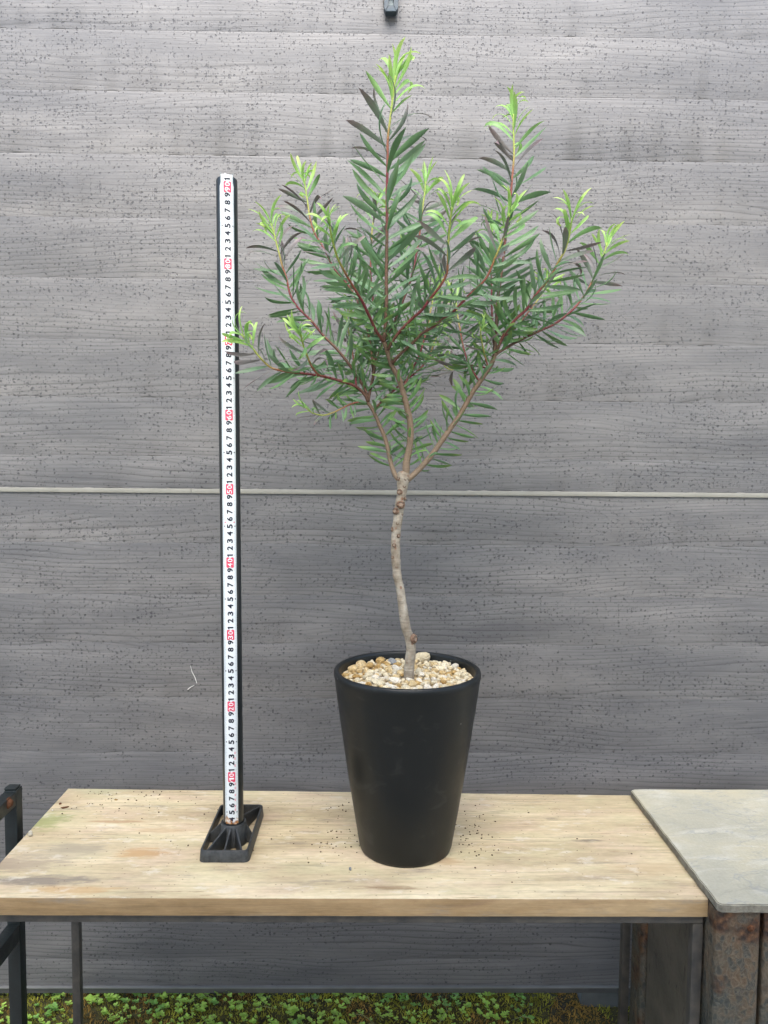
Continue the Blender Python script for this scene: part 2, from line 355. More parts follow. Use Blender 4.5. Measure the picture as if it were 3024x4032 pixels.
def adopt(o, p):
    o.parent = p; o.matrix_parent_inverse = Matrix.Translation(-wloc(p))
def tag(o, label=None, cat=None, group=None, kind=None):
    if label: o['label'] = label
    if cat: o['category'] = cat
    if group: o['group'] = group
    if kind: o['kind'] = kind
    return o
def thing(name, loc, label, cat, group=None):
    o = bpy.data.objects.new(name, None); COL.objects.link(o); o.location = loc; o.empty_display_size = 0.02
    return tag(o, label, cat, group)

# ------------------------------------------------------------------ materials
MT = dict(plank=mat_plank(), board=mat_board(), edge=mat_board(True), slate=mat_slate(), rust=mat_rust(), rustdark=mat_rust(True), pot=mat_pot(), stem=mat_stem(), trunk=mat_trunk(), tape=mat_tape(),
    slateshade=mat_simple('shaded_slate_edge', (0.20, 0.185, 0.145), 0.8, 0.3, 0.35, 120, 0.0015),  # cut edge darkened: shade on the slab's sides put into the colour
    alu=mat_simple('brushed_aluminium_trim', (0.24, 0.235, 0.20), 0.4, 0.5, 0.08, 30, 0.0001),
    lip=mat_simple('dull_lip_metal', (0.20, 0.20, 0.185), 0.4, 0.5, 0.1, 30, 0.0001),
    trimdark=mat_simple('grey_base_trim', (0.095, 0.095, 0.09), 0.4, 0.5, 0.15, 30, 0.0001),
    steel=mat_simple('grey_steel_frame', (0.052, 0.052, 0.050), 0.5, 0.5, 0.35, 40, 0.0003, tint=(0.072, 0.064, 0.052)),
    rack=mat_simple('black_green_painted_steel', (0.010, 0.0145, 0.0145), 0.45, 0.5, 0.35, 70, 0.0004),
    rustbolt=mat_simple('rusted_bolt', (0.105, 0.045, 0.022), 0.9, 0.2, 0.6, 400, 0.001),
    plastic=mat_simple('black_plastic', (0.026, 0.029, 0.030), 0.5, 0.5, 0.4, 160, 0.0003, tint=(0.04, 0.042, 0.04)),
    pole=mat_simple('black_pipe', (0.014, 0.018, 0.019), 0.32, 0.5, 0.2, 60, 0.0001),
    ink=mat_simple('black_ink', (0.012, 0.014, 0.028), 0.4, 0.4, 0.1, 60, 0),
    tick=mat_simple('grey_ink', (0.20, 0.27, 0.28), 0.4, 0.4, 0.1, 60, 0),
    red=mat_simple('red_ink', (0.72, 0.07, 0.13), 0.4, 0.4, 0.1, 60, 0),
    white=mat_simple('white_ink', (0.85, 0.85, 0.85), 0.4, 0.4, 0.05, 60, 0),
    clip=mat_simple('blue_grey_clip', (0.040, 0.062, 0.078), 0.5, 0.5, 0.3, 90, 0.0003),
    clipweb=mat_simple('pale_clip_web', (0.17, 0.22, 0.23), 0.5, 0.5, 0.3, 160, 0.0003),
    knot=mat_simple('knot_bark', (0.085, 0.045, 0.028), 0.85, 0.2, 0.55, 300, 0.0012, tint=(0.17, 0.11, 0.075)),
    knotcore=mat_simple('knot_core', (0.25, 0.19, 0.14), 0.85, 0.2, 0.3, 300, 0.0006),
    soil=mat_simple('dark_soil', (0.065, 0.05, 0.032), 0.95, 0.2, 0.6, 40, 0.004, tint=(0.06, 0.055, 0.02)),
    earth=mat_simple('pale_gravel_ground', (0.50, 0.45, 0.36), 0.95, 0.2, 0.4, 8, 0.006),
    moss=mat_simple('moss', (0.27, 0.28, 0.04), 0.9, 0.2, 0.5, 18, 0, tint=(0.33, 0.32, 0.045)),
    mossbrown=mat_simple('brown_moss', (0.32, 0.20, 0.05), 0.9, 0.2, 0.5, 18, 0),
    weed=mat_leaf('weed_leaf', (0.44, 0.66, 0.12), (0.46, 0.68, 0.13), 0.3, 0.5),
    weed2=mat_leaf('weed_leaf_dark', (0.23, 0.45, 0.09), (0.25, 0.47, 0.10), 0.25, 0.5),
    straw=mat_simple('dry_stalk', (0.75, 0.74, 0.68), 0.8, 0.3, 0.2, 90, 0),
    chip=mat_simple('bark_chip', (0.14, 0.065, 0.035), 0.9, 0.2, 0.4, 200, 0.001),
    crumb=mat_simple('dark_crumb', (0.09, 0.055, 0.035), 0.9, 0.2, 0.5, 300, 0),
    concrete=mat_simple('dark_concrete', (0.10, 0.105, 0.10), 0.8, 0.3, 0.35, 14, 0.002),
    blocktop=mat_simple('grey_blocker_sheet', (0.22, 0.22, 0.21), 0.7, 0.3, 0.1, 3, 0.001),
    blockrear=mat_simple('warm_blocker_render', (0.52, 0.47, 0.38), 0.9, 0.2, 0.1, 3, 0.001),
)
LEAF = {
 'dark': [mat_leaf('leaf_deep_green', (0.102, 0.200, 0.084), (0.097, 0.176, 0.084), 0.18, mid=(0.10, 0.19, 0.10)),
          mat_leaf('leaf_green', (0.128, 0.242, 0.094), (0.118, 0.208, 0.091), 0.2, mid=(0.12, 0.22, 0.11)),
          mat_leaf('leaf_bluish_green', (0.139, 0.240, 0.127), (0.139, 0.208, 0.121), 0.18, mid=(0.13, 0.22, 0.14))],
 'low': [mat_leaf('leaf_fresh_green', (0.118, 0.241, 0.079), (0.156, 0.253, 0.055), 0.22, mid=(0.15, 0.27, 0.1)),
         mat_leaf('leaf_mid_green', (0.098, 0.213, 0.077), (0.138, 0.218, 0.055), 0.22, mid=(0.13, 0.24, 0.1))],
 'purple': [mat_leaf('leaf_dusky_purple', (0.138, 0.181, 0.128), (0.189, 0.138, 0.135), 0.14, mid=(0.15, 0.13, 0.12)),
            mat_leaf('leaf_dark_purple', (0.152, 0.142, 0.132), (0.181, 0.125, 0.126), 0.12, mid=(0.15, 0.12, 0.11))],
 'mid': [mat_leaf('leaf_young_green', (0.17, 0.34, 0.12), (0.15, 0.26, 0.08), 0.28, mid=(0.26, 0.45, 0.16)),
         mat_leaf('leaf_young_pale', (0.23, 0.42, 0.15), (0.22, 0.38, 0.11), 0.3, mid=(0.32, 0.52, 0.19))],
 'lime': [mat_leaf('leaf_lime', (0.30, 0.53, 0.13), (0.55, 0.70, 0.20), 0.36, mid=(0.45, 0.66, 0.2)),
          mat_leaf('leaf_lime_green', (0.25, 0.47, 0.12), (0.44, 0.62, 0.17), 0.34, mid=(0.38, 0.6, 0.18))],
}

# ------------------------------------------------------------------ ground and bank
WALL_Y = 1.36
GZ = -0.492
g = MB(); g.box(-60, 60, -60, 60, GZ-0.2, GZ)
tag(g.build('ground', MT['earth']), kind='structure')
def bank_z(x, y):
    t = min(1, max(0, (y-1.08)/0.32)); t = t*t*(3-2*t)
    q = min(1, max(0, (x-0.33)/0.05))
    return GZ-0.004 + (0.044-0.016*q)*t + 0.005*noise.noise((x*9, y*9, 3.1)) + 0.006*noise.noise((x*33, y*33, 1.7))
b = MB(); nx, ny = 150, 46; vs = []; fs = []
for j in range(ny+1):
    for i in range(nx+1):
        x = -1.6+3.2*i/nx; y = 1.06+0.9*(j/ny)**1.2; vs.append((x, y, bank_z(x, y)))
for j in range(ny):
    for i in range(nx): q = j*(nx+1)+i; fs.append((q, q+1, q+nx+2, q+nx+1))
b.add(vs, fs); tag(b.build('bank', MT['soil'], smooth=True, angle=180), kind='structure')

# ------------------------------------------------------------------ unseen slabs added behind the camera to grade light on the wall
BLOCKER_EDGE, BLOCKER_Z = -0.22, 1.66
rf = thing('light_blocker', (0, -1.2, GZ), 'veranda roof and rear wall on the photographer\'s side', 'light_blocker')
m = MB(); m.box(-4, 4, -2.4, BLOCKER_EDGE, BLOCKER_Z, BLOCKER_Z+0.06); m.build('roof', MT['blocktop'], rf)
m = MB(); m.box(-4, 4, -2.5, -2.4, GZ, 0.80); m.build('blocker_rear', MT['blockrear'], rf)

# ------------------------------------------------------------------ screen wall
seams_up = [-860, -620, -380, -140, 110, 351, 601, 852, 1090, 1331, 1559, 1790, 1918]
seams_lo = [1936.5, 2133, 2337, 2527, 2742, 2958, 3162, 3367, 3571, 3776, 3880]
wz = lambda py: at_y(0, py, WALL_Y).z
wall = thing('panel_wall', (0, WALL_Y, wz(3880)), 'grey wall of wood-grained horizontal concrete-look planks behind the bench', 'wall')
X0, X1 = -2.4, 2.4
def plank(z0, z1, idx):
    r = random.Random(100+idx); dy = r.uniform(-0.0001, 0.0001)
    o = MB(); n = 560; vs = []; fs = []
    H = z1-z0; rows = [(0.0, 0.0007), (0.0002, 0.0001), (0.002, 0.0), (H-0.003, 0.0), (H-0.0003, 0.0002), (H+0.0018, 0.0006)]
    cz = (z0+z1)/2
    for i in range(n+1):
        x = X0+(X1-X0)*i/n
        jb = 0.0011*(noise.noise((x*70, idx*7.3, 0))+0.7*noise.noise((x*210, idx*7.3, 5))); jt = 0.0005*noise.noise((x*150, idx*7.3, 9))
        jy = 0.0009*max(0, noise.noise((x*90, idx*3.3, 2)))
        for k, (h, d) in enumerate(rows):
            zz = z0+h+(jb if k < 2 else (jt if k > 3 else 0))
            vs.append((x, dy+d-(jy if k == 2 else 0), zz-cz))
    K = len(rows)
    for i in range(n):
        for k in range(K-1): a_ = i*K+k; fs.append((a_, a_+K, a_+K+1, a_+1))
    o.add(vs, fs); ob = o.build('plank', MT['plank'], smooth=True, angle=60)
    ob.location = (0, WALL_Y, cz); adopt(ob, wall)
    return ob
idx = 0
for lst in (seams_up, seams_lo):
    for a_, b_ in zip(lst[:-1], lst[1:]):
        plank(wz(b_), wz(a_)-(0.002 if a_ == lst[0] else 0.0), idx); idx += 1
m = MB(); m.box(X0, X1, WALL_Y+0.006, WALL_Y+0.016, wz(1917), wz(-862)); m.build('backing_panel', MT['trimdark'], wall)
m = MB(); m.box(X0, X1, WALL_Y+0.006, WALL_Y+0.016, wz(3879), wz(1937)); m.build('backing_panel', MT['trimdark'], wall)
# aluminium joint strip: a shallow cap with a front bevel
zt, zb = wz(1918), wz(1936)
xj = at_y(754, 1930, WALL_Y).x
for xa, xb in ((X0, xj-0.0002), (xj+0.0002, X1)):
    m = MB(); m.box(xa, xb, WALL_Y-0.0035, WALL_Y+0.012, zb, zt); m.build('joint_strip', MT['alu'], wall, bevel=0.0012)
# bottom trim: thin bright lip over a darker skirting
z0 = wz(3881); zt2 = wz(3907)
m = MB(); m.box(X0, X1, WALL_Y-0.006, WALL_Y+0.014, z0-0.0018, z0); m.build('trim_lip', MT['lip'], wall)
m = MB(); m.box(X0, X1, WALL_Y-0.003, WALL_Y+0.014, zt2, z0-0.0022); m.build('base_trim', MT['trimdark'], wall, bevel=0.001)

# concrete pier under the wall
pa, pb = at_y(2278, 3908, WALL_Y+0.02), at_y(2500, 3908, WALL_Y+0.02)
m = MB(); m.box(pa.x, pb.x+0.06, WALL_Y+0.002, WALL_Y+0.14, GZ-0.05, zt2-0.001)
tag(m.build('concrete_pier', MT['concrete'], bevel=0.003), 'dark concrete pier under the grey wall beside the rear bench leg', 'pier')

# ------------------------------------------------------------------ clip on the wall top
cl = thing('wall_clip', at_y(1537, 70, WALL_Y-0.01), 'small blue-grey metal clip fixed to the wall at the top of the photo', 'clip')
def wp(px, py, off): p = at_y(px, py, WALL_Y); return (p.x, WALL_Y-off, p.z)
def wall_prism(pts, o0, o1, name, mat, parent, bevel=0.0006):
    m = MB(); n = len(pts); A = [wp(x, y, o0) for x, y in pts]; B = [wp(x, y, o1) for x, y in pts]
    m.add(A+B, [tuple(range(n)), tuple(range(2*n-1, n-1, -1))]+[(i, n+i, n+(i+1) % n, (i+1) % n) for i in range(n)])
    bm = bmesh.new(); ob = m.build(name, mat, None); bm.from_mesh(ob.data); bmesh.ops.recalc_face_normals(bm, faces=bm.faces)
    ed = [e_ for e_ in bm.edges if e_.calc_face_angle(0) > R(25)]
    bmesh.ops.bevel(bm, geom=ed, offset=bevel, segments=2, affect='EDGES'); bm.to_mesh(ob.data); bm.free(); adopt(ob, parent); return ob
wall_prism([(1513, -60), (1528, -60), (1529, 50), (1518, 72), (1512, 60)], 0.006, 0.022, 'side_flange', MT['clip'], cl)
wall_prism([(1552, -60), (1568, -60), (1566, 60), (1559, 72), (1549, 50)], 0.006, 0.022, 'side_flange', MT['clip'], cl)
wall_prism([(1529, 50), (1549, 50), (1559, 73), (1518, 73)], 0.0055, 0.0215, 'lower_lip', MT['clip'], cl)
wall_prism([(1528, -60), (1552, -60), (1552, 8), (1528, 8)], 0.005, 0.020, 'cross_bar', MT['clip'], cl)
wall_prism([(1529.5, 10), (1547, 10), (1548, 25), (1552, 48), (1527, 48), (1530, 25)], 0.001, 0.013, 'tongue', MT['clipweb'], cl)
wall_prism([(1508, -60), (1514, -60), (1513, 34), (1509, 20)], 0.003, 0.010, 'strap', MT['steel'], cl, 0.0003)

# dried white stalk stuck on the wall
m = MB()
for pts in ([(751, 2620), (757, 2645), (768, 2665), (776, 2690)], [(766, 2697), (752, 2704), (740, 2714)]):
    P = [wp(x, y, 0.0015) for x, y in pts]; m.tube(P, [0.0003, 0.0006, 0.0007, 0.0004][:len(P)], 6)
tag(m.build('dried_stalk', MT['straw'], smooth=True), 'thin white dried stalk stuck to the lower wall left of the measuring post', 'stalk')

# ------------------------------------------------------------------ bench
FLc, FRc, BLc, BRc = at_z(-124, 3534, 0), at_z(2791, 3541.5, 0), at_z(271, 3103, 0), at_z(2483, 3129.5, 0)
TH = 0.0225
bench = thing('bench', ((FLc.x+FRc.x)/2, (FLc.y+BLc.y)/2, GZ), 'pale wooden board bench on a slim grey steel frame, carrying the potted tree', 'bench')
m = MB(); n = 90; vs = []; fs = []
# board with slightly worn, uneven edges: cross rows front to back
def lerp(a_, b_, t): return a_+(b_-a_)*t
sec = [('fb', 0.0, -TH), ('f', 0.0, -0.0022), ('f', 0.0007, -0.0007), ('f', 0.0026, 0.0), ('b', 0.0026, 0.0), ('b', 0.0006, -0.0008), ('b', 0.0, -0.0026), ('b', 0.0, -TH)]
for i in range(n+1):
    t = i/n; F, B = lerp(FLc, FRc, t), lerp(BLc, BRc, t); d = (B-F).normalized()
    wf = 0.0006*noise.noise((t*14, 1, 0))+0.0003*noise.noise((t*60, 1, 4)); wb = 0.0009*noise.noise((t*12, 5, 0))+0.0004*noise.noise((t*70, 5, 0))
    for k, (s_, off, z) in enumerate(sec):
        base = F+d*(off+wf) if s_[0] == 'f' else B-d*(off-wb)
        zz = z + (0.0003*noise.noise((t*40, k, 2)) if z > -0.01 else 0)
        vs.append((base.x, base.y, zz))
K = len(sec)
for i in range(n):
    for k in range(K): a_ = i*K+k; b_ = i*K+(k+1) % K; fs.append((a_, a_+K, b_+K, b_))
m.add(vs, [f for f in fs]); fe = [tuple(range(K)), tuple(range(n*K+K-1, n*K-1, -1))]
m.add([], []); m.f += fe; m.mi += [1, 1]
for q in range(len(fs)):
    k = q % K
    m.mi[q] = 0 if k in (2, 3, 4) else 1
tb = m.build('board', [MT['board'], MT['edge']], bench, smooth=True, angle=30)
bm = bmesh.new(); bm.from_mesh(tb.data); bmesh.ops.recalc_face_normals(bm, faces=bm.faces); bm.to_mesh(tb.data); bm.free()
# frame of 13 mm square tube
S = 0.013; zt_ = -TH-0.0008
def seg(a_, b_, z0, z1, name, side):
    d = (b_-a_); d.z = 0; d.normalize(); nrm = Vector((-d.y, d.x, 0))*S*side
    m = MB(); q = [a_, b_, b_+nrm, a_+nrm]
    m.hexa([(p.x, p.y, z0) for p in q]+[(p.x, p.y, z1) for p in q])
    ob = m.build(name, MT['steel'], None); bm = bmesh.new(); bm.from_mesh(ob.data); bmesh.ops.recalc_face_normals(bm, faces=bm.faces)
    bmesh.ops.bevel(bm, geom=bm.edges[:], offset=0.0012, segments=2, affect='EDGES'); bm.to_mesh(ob.data); bm.free(); adopt(ob, bench); return ob
dx = (FRc-FLc).normalized(); dd = (BRc-FRc).normalized(); dl = (BLc-FLc).normalized()
ins = 0.0035
f0, f1 = FLc+dl*ins+dx*0.004, FRc+dd*ins-dx*0.004
b0, b1 = BLc-dl*0.006+dx*0.004, BRc-dd*0.006-dx*0.004
RH = 0.0105
seg(f0, f1, zt_-RH, zt_, 'front_rail', 1)
seg(b0, b1, zt_-RH, zt_, 'back_rail', -1)
seg(f0+dl*(S+0.0006), b0-dl*(S+0.0006), zt_-RH+0.0003, zt_-0.0003, 'side_rail', -1)
seg(f1+dd*(S+0.0006), b1-dd*(S+0.0006), zt_-RH+0.0003, zt_-0.0003, 'side_rail', 1)
def leg(p, sx, sy):
    m = MB(); x0, x1 = sorted((p.x, p.x+sx*S)); y0, y1 = sorted((p.y, p.y+sy*S))
    m.box(x0, x1, y0, y1, GZ, zt_-RH-0.0005); m.build('leg', MT['steel'], bench, bevel=0.0012)
leg(f0, 1, 1); leg(f1, -1, 1)
bl = at_y(284, 3700, 1.205); br = at_y(2469, 3700, 1.195)
leg(Vector((bl.x-S/2, b0.y-S, 0)), 1, 1); leg(Vector((br.x-S/2, b1.y-S, 0)), 1, 1)

# ------------------------------------------------------------------ black rack at the left edge
RY = 1.10
pA, pB = at_y(15, 3150, RY), at_y(65, 3150, RY); ptop = at_y(50, 3115, RY).z; PD = 0.019
rack = thing('steel_rack', ((pA.x+pB.x)/2, RY, GZ), 'black painted steel rack post with rusty bolt at the left edge', 'rack')
m = MB(); m.box(pA.x, pB.x, RY, RY+PD, GZ, ptop); m.build('post', MT['rack'], rack, bevel=0.0012)
m = MB(); m.box(pA.x-0.0003, pB.x-0.002, RY+0.0015, RY+PD-0.0005, ptop+0.0006, ptop+0.0028); m.build('cap', MT['rack'], rack, bevel=0.0008)
def bar(py_top, py_bot):
    z1 = at_y(50, py_top, RY).z; z0 = at_y(50, py_bot, RY).z
    m = MB(); m.box(pA.x+0.0004, pB.x-0.0004, RY-0.55, RY-0.0008, z0, z1); m.build('side_bar', MT['rack'], rack, bevel=0.0012)
bar(3118, 3172); bar(3640, 3705)
bp = at_y(44, 3163, RY-0.022); bp.x = pB.x-0.0002
m = MB(); vs = []
m.lathe([(0.0, 0.005), (0.004, 0.0045), (0.0062, 0.002), (0.0065, 0.0), (0.0085, -0.0003), (0.0085, -0.002)], (0, 0, 0), 14)
bo = m.build('bolt', MT['rustbolt'], smooth=True); bo.rotation_euler = (0, R(90), 0); bo.location = bp; adopt(bo, rack)
bo.matrix_parent_inverse = Matrix.Translation(-wloc(rack))

# ------------------------------------------------------------------ stone topped stand at the right
ST = 0.012
sBL, sFL = at_z(2481, 3107, ST), at_z(2831, 3561.5, ST)
sR = at_z(3300, 3563, ST); sBR = at_z(3300, 3098, ST)
stand = thing('stone_topped_stand', ((sFL.x+0.16), (sFL.y+sBL.y)/2, GZ), 'rusty sheet-metal stand with pale greenish slate slab on top at right', 'stand')
WD = 0.42
A, Bq = sFL, sBL; dv = (Bq-A).normalized(); rv = Vector((1, 0.0, 0))
m = MB(); edge = []
def wob(P, k): return (P.x+0.0012*noise.noise((k*3.1, P.y*60, P.x*60)), P.y+0.0012*noise.noise((k*5.7, P.x*60, P.y*60)))
ring = []
cut = 0.004
for t in [i/24 for i in range(25)]: ring.append(lerp(A+dv*cut, Bq-dv*0.004, t))
ring.append(Bq+rv*0.006)
for t in [i/16 for i in range(1, 17)]: ring.append(Bq+rv*WD*t)
for t in [i/24 for i in range(25)]: ring.append(lerp(Bq+rv*WD, A+rv*WD, t))
for t in [i/24 for i in range(25)]: ring.append(lerp(A+rv*WD, A+rv*cut, t))
poly = [wob(p, 1.0) for p in ring]
m.prism(poly, 0.0012, ST)
sl = m.build('slab', [MT['slate'], MT['slateshade']], stand); bm = bmesh.new(); bm.from_mesh(sl.data); bmesh.ops.recalc_face_normals(bm, faces=bm.faces)
ed = [e_ for e_ in bm.edges if e_.calc_face_angle(0) > R(60) and abs(e_.verts[0].co.z-e_.verts[1].co.z) < 1e-4]
bmesh.ops.bevel(bm, geom=ed, offset=0.0011, segments=2, affect='EDGES')
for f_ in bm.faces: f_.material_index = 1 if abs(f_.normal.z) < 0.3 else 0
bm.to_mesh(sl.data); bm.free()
# posts and panels
def rbox(x0, x1, y0, y1, z0, z1, rad, name, mat):
    pts = []
    for cx, cy, a0 in ((x1-rad, y1-rad, 0), (x0+rad, y1-rad, 90), (x0+rad, y0+rad, 180), (x1-rad, y0+rad, 270)):
        for k in range(6): a_ = R(a0+90*k/5); pts.append((cx+rad*math.cos(a_), cy+rad*math.sin(a_)))
    m = MB(); m.prism(pts, z0, z1); return m.build(name, mat, stand, smooth=True, angle=50)
zc = -0.0005
pf = at_y(2822, 3700, sFL.y+0.004); pr = at_y(2999, 3700, sFL.y+0.004)
rbox(pf.x, pr.x, sFL.y+0.004, sFL.y+0.060, GZ, zc, 0.0075, 'front_post', MT['rust'])
rbox(pr.x+0.0035, pf.x+0.40, sFL.y+0.006, sFL.y+0.05, GZ, zc, 0.004, 'front_panel', MT['rust'])
rbox(pf.x+0.006, pf.x+0.06, sBL.y-0.058, sBL.y-0.006, GZ, zc, 0.009, 'back_post', MT['rust'])
rbox(pf.x+0.014, pf.x+0.03, sFL.y+0.061, sBL.y-0.059, GZ, zc-0.001, 0.002, 'side_panel', MT['rustdark'])
sp = at_y(2956, 3655, sFL.y+0.004)
m = MB(); m.lathe([(0.0, 0.0022), (0.003, 0.002), (0.0042, 0.001), (0.0044, 0.0)], (0, 0, 0), 16)
sc = m.build('screw', MT['rustbolt'], smooth=True); sc.rotation_euler = (R(90), 0, 0); sc.location = (sp.x, sFL.y+0.0042, sp.z); adopt(sc, stand)

# ------------------------------------------------------------------ measuring post
PX, PY, PR = -0.1668, 1.0447+0.0141, 0.0141
ms = thing('measuring_post', (PX, PY, 0.0), 'black pole with white measuring tape standing on a ribbed black base left of the pot', 'measuring post')
def pole_c(z): return Vector((PX-0.0026*z+0.0004-0.0032*z, PY+0.0016*z, z))
m = MB(); zs = [0.004+0.9085*i/40 for i in range(41)]
m.tube([pole_c(z) for z in zs]+[pole_c(0.9145)], [PR]*41+[PR*0.94], 40)
m.build('pole', MT['pole'], ms, smooth=True, angle=50)
def on_pole(u, z, off):
    a_ = math.radians(-1.5+11.5*z/0.9) + u/PR; c = pole_c(z); r_ = PR+off
    return (c.x+r_*math.sin(a_), c.y-r_*math.cos(a_), z)
TW = 0.0094
m = MB(); nz, nu = 180, 8; vs = []; fs = []
Z0, Z1 = 0.033, 0.9165
for i in range(nz+1):
    z = lerp(Z0, Z1, i/nz)
    wl = TW*(1+0.03*noise.noise((z*30, 0, 0))); wr = TW*(1+0.03*noise.noise((z*30, 9, 0)))
    if z > 0.905: wl *= 0.85; wr *= 0.85
    if i == 0: pass
    for j in range(nu+1):
        u = lerp(-wl, wr, j/nu)
        zz = z + (0.004*noise.noise((u*400, 3, 0)) if i == 0 else 0) + (0.0025*noise.noise((u*300, 8, 0)) if i == nz else 0)
        vs.append(on_pole(u, zz, 0.0005))
for i in range(nz):
    for j in range(nu): a_ = i*(nu+1)+j; fs.append((a_, a_+1, a_+nu+2, a_+nu+1))
m.add(vs, fs); tape = m.build('tape', MT['tape'], ms, smooth=True, angle=180)
# digits
def glyph(ch, off_):
    if ch == '1':
        e1 = off_*0.8
        vs = [Vector((x, y, 0)) for x, y in ((0.20-e1, 0), (0.31+e1, 0), (0.31+e1, 0.68), (0.22-e1, 0.68), (0.06, 0.56), (0.06, 0.46-e1), (0.20-e1, 0.53))]; fs = [(0, 1, 2, 3, 6), (3, 4, 5, 6)]
    else:
        cu = bpy.data.curves.new('g', 'FONT'); cu.body = ch; cu.size = 1.0; cu.offset = off_; cu.resolution_u = 4
        o = bpy.data.objects.new('g', cu); COL.objects.link(o); me = o.to_mesh()
        vs = [Vector(v.co) for v in me.vertices]; fs = [tuple(p.vertices) for p in me.polygons]
        o.to_mesh_clear(); bpy.data.objects.remove(o); bpy.data.curves.remove(cu)
    bm = bmesh.new(); bv = [bm.verts.new(v) for v in vs]
    for f in fs:
        try: bm.faces.new([bv[i] for i in f])
        except ValueError: pass
    bmesh.ops.triangulate(bm, faces=bm.faces[:])
    for _ in range(3):          # long edges are cut so that the print follows the curved tape
        le = [e_ for e_ in bm.edges if e_.calc_length() > 0.16]
        if le: bmesh.ops.subdivide_edges(bm, edges=le, cuts=1); bmesh.ops.triangulate(bm, faces=bm.faces[:])
    bm.verts.index_update(); vs = [v.co.copy() for v in bm.verts]; fs = [tuple(v.index for v in f.verts) for f in bm.faces]; bm.free()
    xs = [v.x for v in vs]; ys = [v.y for v in vs]
    cx, cy = (min(xs)+max(xs))/2, (min(ys)+max(ys))/2
    return [((v.x-cx), (v.y-cy)) for v in vs], fs, max(xs)-min(xs), max(ys)-min(ys)
GL = {d: glyph(d, 0.034) for d in '0123456789'}; GW = {d: glyph(d, 0.006) for d in '0123456789'}
def put(m, ch, z, u, hgt, wid, off, G=None):
    vs, fs, gw, gh = (G or GL)[ch]; ky = hgt/gh; kx = wid/max(gw, 0.25)
    # text runs upwards: glyph x -> +z, glyph y -> -u
    m.add([on_pole(u-y*ky, z+x*kx, off) for x, y in vs], fs)
tk = MB()
def quad(m, u0, u1, z0, z1, off): m.add([on_pole(u0, z0, off), on_pole(u1, z0, off), on_pole(u1, z1, off), on_pole(u0, z1, off)], [(0, 1, 2, 3)])
UC = 0.0008
for c in range(4, 92):
    z = c/100
    if c % 10 == 0:
        q = MB(); pts = []
        for cx, cz, a0 in ((0.0034, 0.0058, 0), (-0.0034, 0.0058, 90), (-0.0034, -0.0058, 180), (0.0034, -0.0058, 270)):
            for k in range(4): a_ = R(a0+30*k); pts.append((UC+cx+0.0014*math.cos(a_), z+0.0003+cz+0.0014*math.sin(a_)))
        cols = 6; o_ = 0
        q.add([on_pole(u, zz, 0.0007) for u, zz in pts], [tuple(range(len(pts)))])
        # triangulated fan keeps it on the curved tape
        q = MB(); q.add([on_pole(UC, z+0.0003, 0.00085)]+[on_pole(u, zz, 0.0008) for u, zz in pts], [(0, i+1, (i+1) % len(pts)+1) for i in range(len(pts))])
        q.build('red_patch', MT['red'], tape)
        for ch, dz in zip(str(c), (-0.0029, 0.0034)):
            wn = MB(); put(wn, ch, z+dz, UC, 0.0060, 0.0047, 0.0012, GW); wn.build('white_numeral', MT['white'], tape)
    else:
        num = MB(); put(num, str(c % 10), z, UC, 0.0074, 0.0032 if c % 10 == 1 else 0.0058, 0.0008); num.build('numeral', MT['ink'], tape)
    if c % 10 == 5:
        for sg in (-1, 1):
            u0 = UC+sg*0.0058; tri = MB(); tri.add([on_pole(u0+sg*0.0016, z-0.0011, 0.0008), on_pole(u0+sg*0.0016, z+0.0011, 0.0008), on_pole(u0-sg*0.0002, z, 0.0008)], [(0, 1, 2)]); tri.build('marker_arrow', MT['ink'], tape)
    if c % 10: quad(tk, -TW*0.98, -TW*0.98+0.0042, z-0.0001, z+0.0001, 0.0007); quad(tk, TW*0.97-0.0034, TW*0.97, z-0.0001, z+0.0001, 0.0007)
    for k in range(1, 10):
        L = 0.0034 if k == 5 else 0.0026
        quad(tk, -TW*0.97, -TW*0.97+L, z+k/1000-0.0001, z+k/1000+0.0001, 0.0007); quad(tk, TW*0.97-L*0.8, TW*0.97, z+k/1000-0.0001, z+k/1000+0.0001, 0.0007)
tag(tk.build('tick_marks', MT['tick'], tape), kind='stuff')
rm = MB()
for zz in (0.4555,):
    for sg in (-1, 1): rm.add([on_pole(UC+sg*0.0064, zz-0.0009, 0.0008), on_pole(UC+sg*0.0064, zz+0.0009, 0.0008), on_pole(UC+sg*0.0040, zz, 0.0008)], [(0, 1, 2)])
for i_, zz in enumerate([0.052, 0.057, 0.066, 0.073, 0.083, 0.089, 0.115, 0.125, 0.133]):
    for k in range(3): quad(rm, 0.0046, 0.0064, zz+k*0.0013, zz+k*0.0013+0.0004, 0.0008)
    quad(rm, 0.0050, 0.0054, zz, zz+0.003, 0.0008)
tag(rm.build('red_marks', MT['red'], tape), kind='stuff')
# ribbed base
BZ = 0.0155
c4 = [at_z(788, 3351, BZ), at_z(979, 3351, BZ), at_z(1036, 3166, BZ), at_z(865, 3166, BZ)]
y0, y1 = c4[0].y, c4[2].y; x0 = (c4[0].x+c4[3].x)/2; x1 = (c4[1].x+c4[2].x)/2
def rrect(x0, x1, y0, y1, r_, n=6):
    p = []
    for cx, cy, a0 in ((x1-r_, y1-r_, 0), (x0+r_, y1-r_, 90), (x0+r_, y0+r_, 180), (x1-r_, y0+r_, 270)):
        for k in range(n): a_ = R(a0+90*k/(n-1)); p.append((cx+r_*math.cos(a_), cy+r_*math.sin(a_)))
    return p
po = rrect(x0, x1, y0, y1, 0.007); pi = rrect(x0+0.003, x1-0.003, y0+0.003, y1-0.003, 0.0045); po2 = rrect(x0-0.0012, x1+0.0012, y0-0.0012, y1+0.0012, 0.008)
m = MB(); n = len(po)
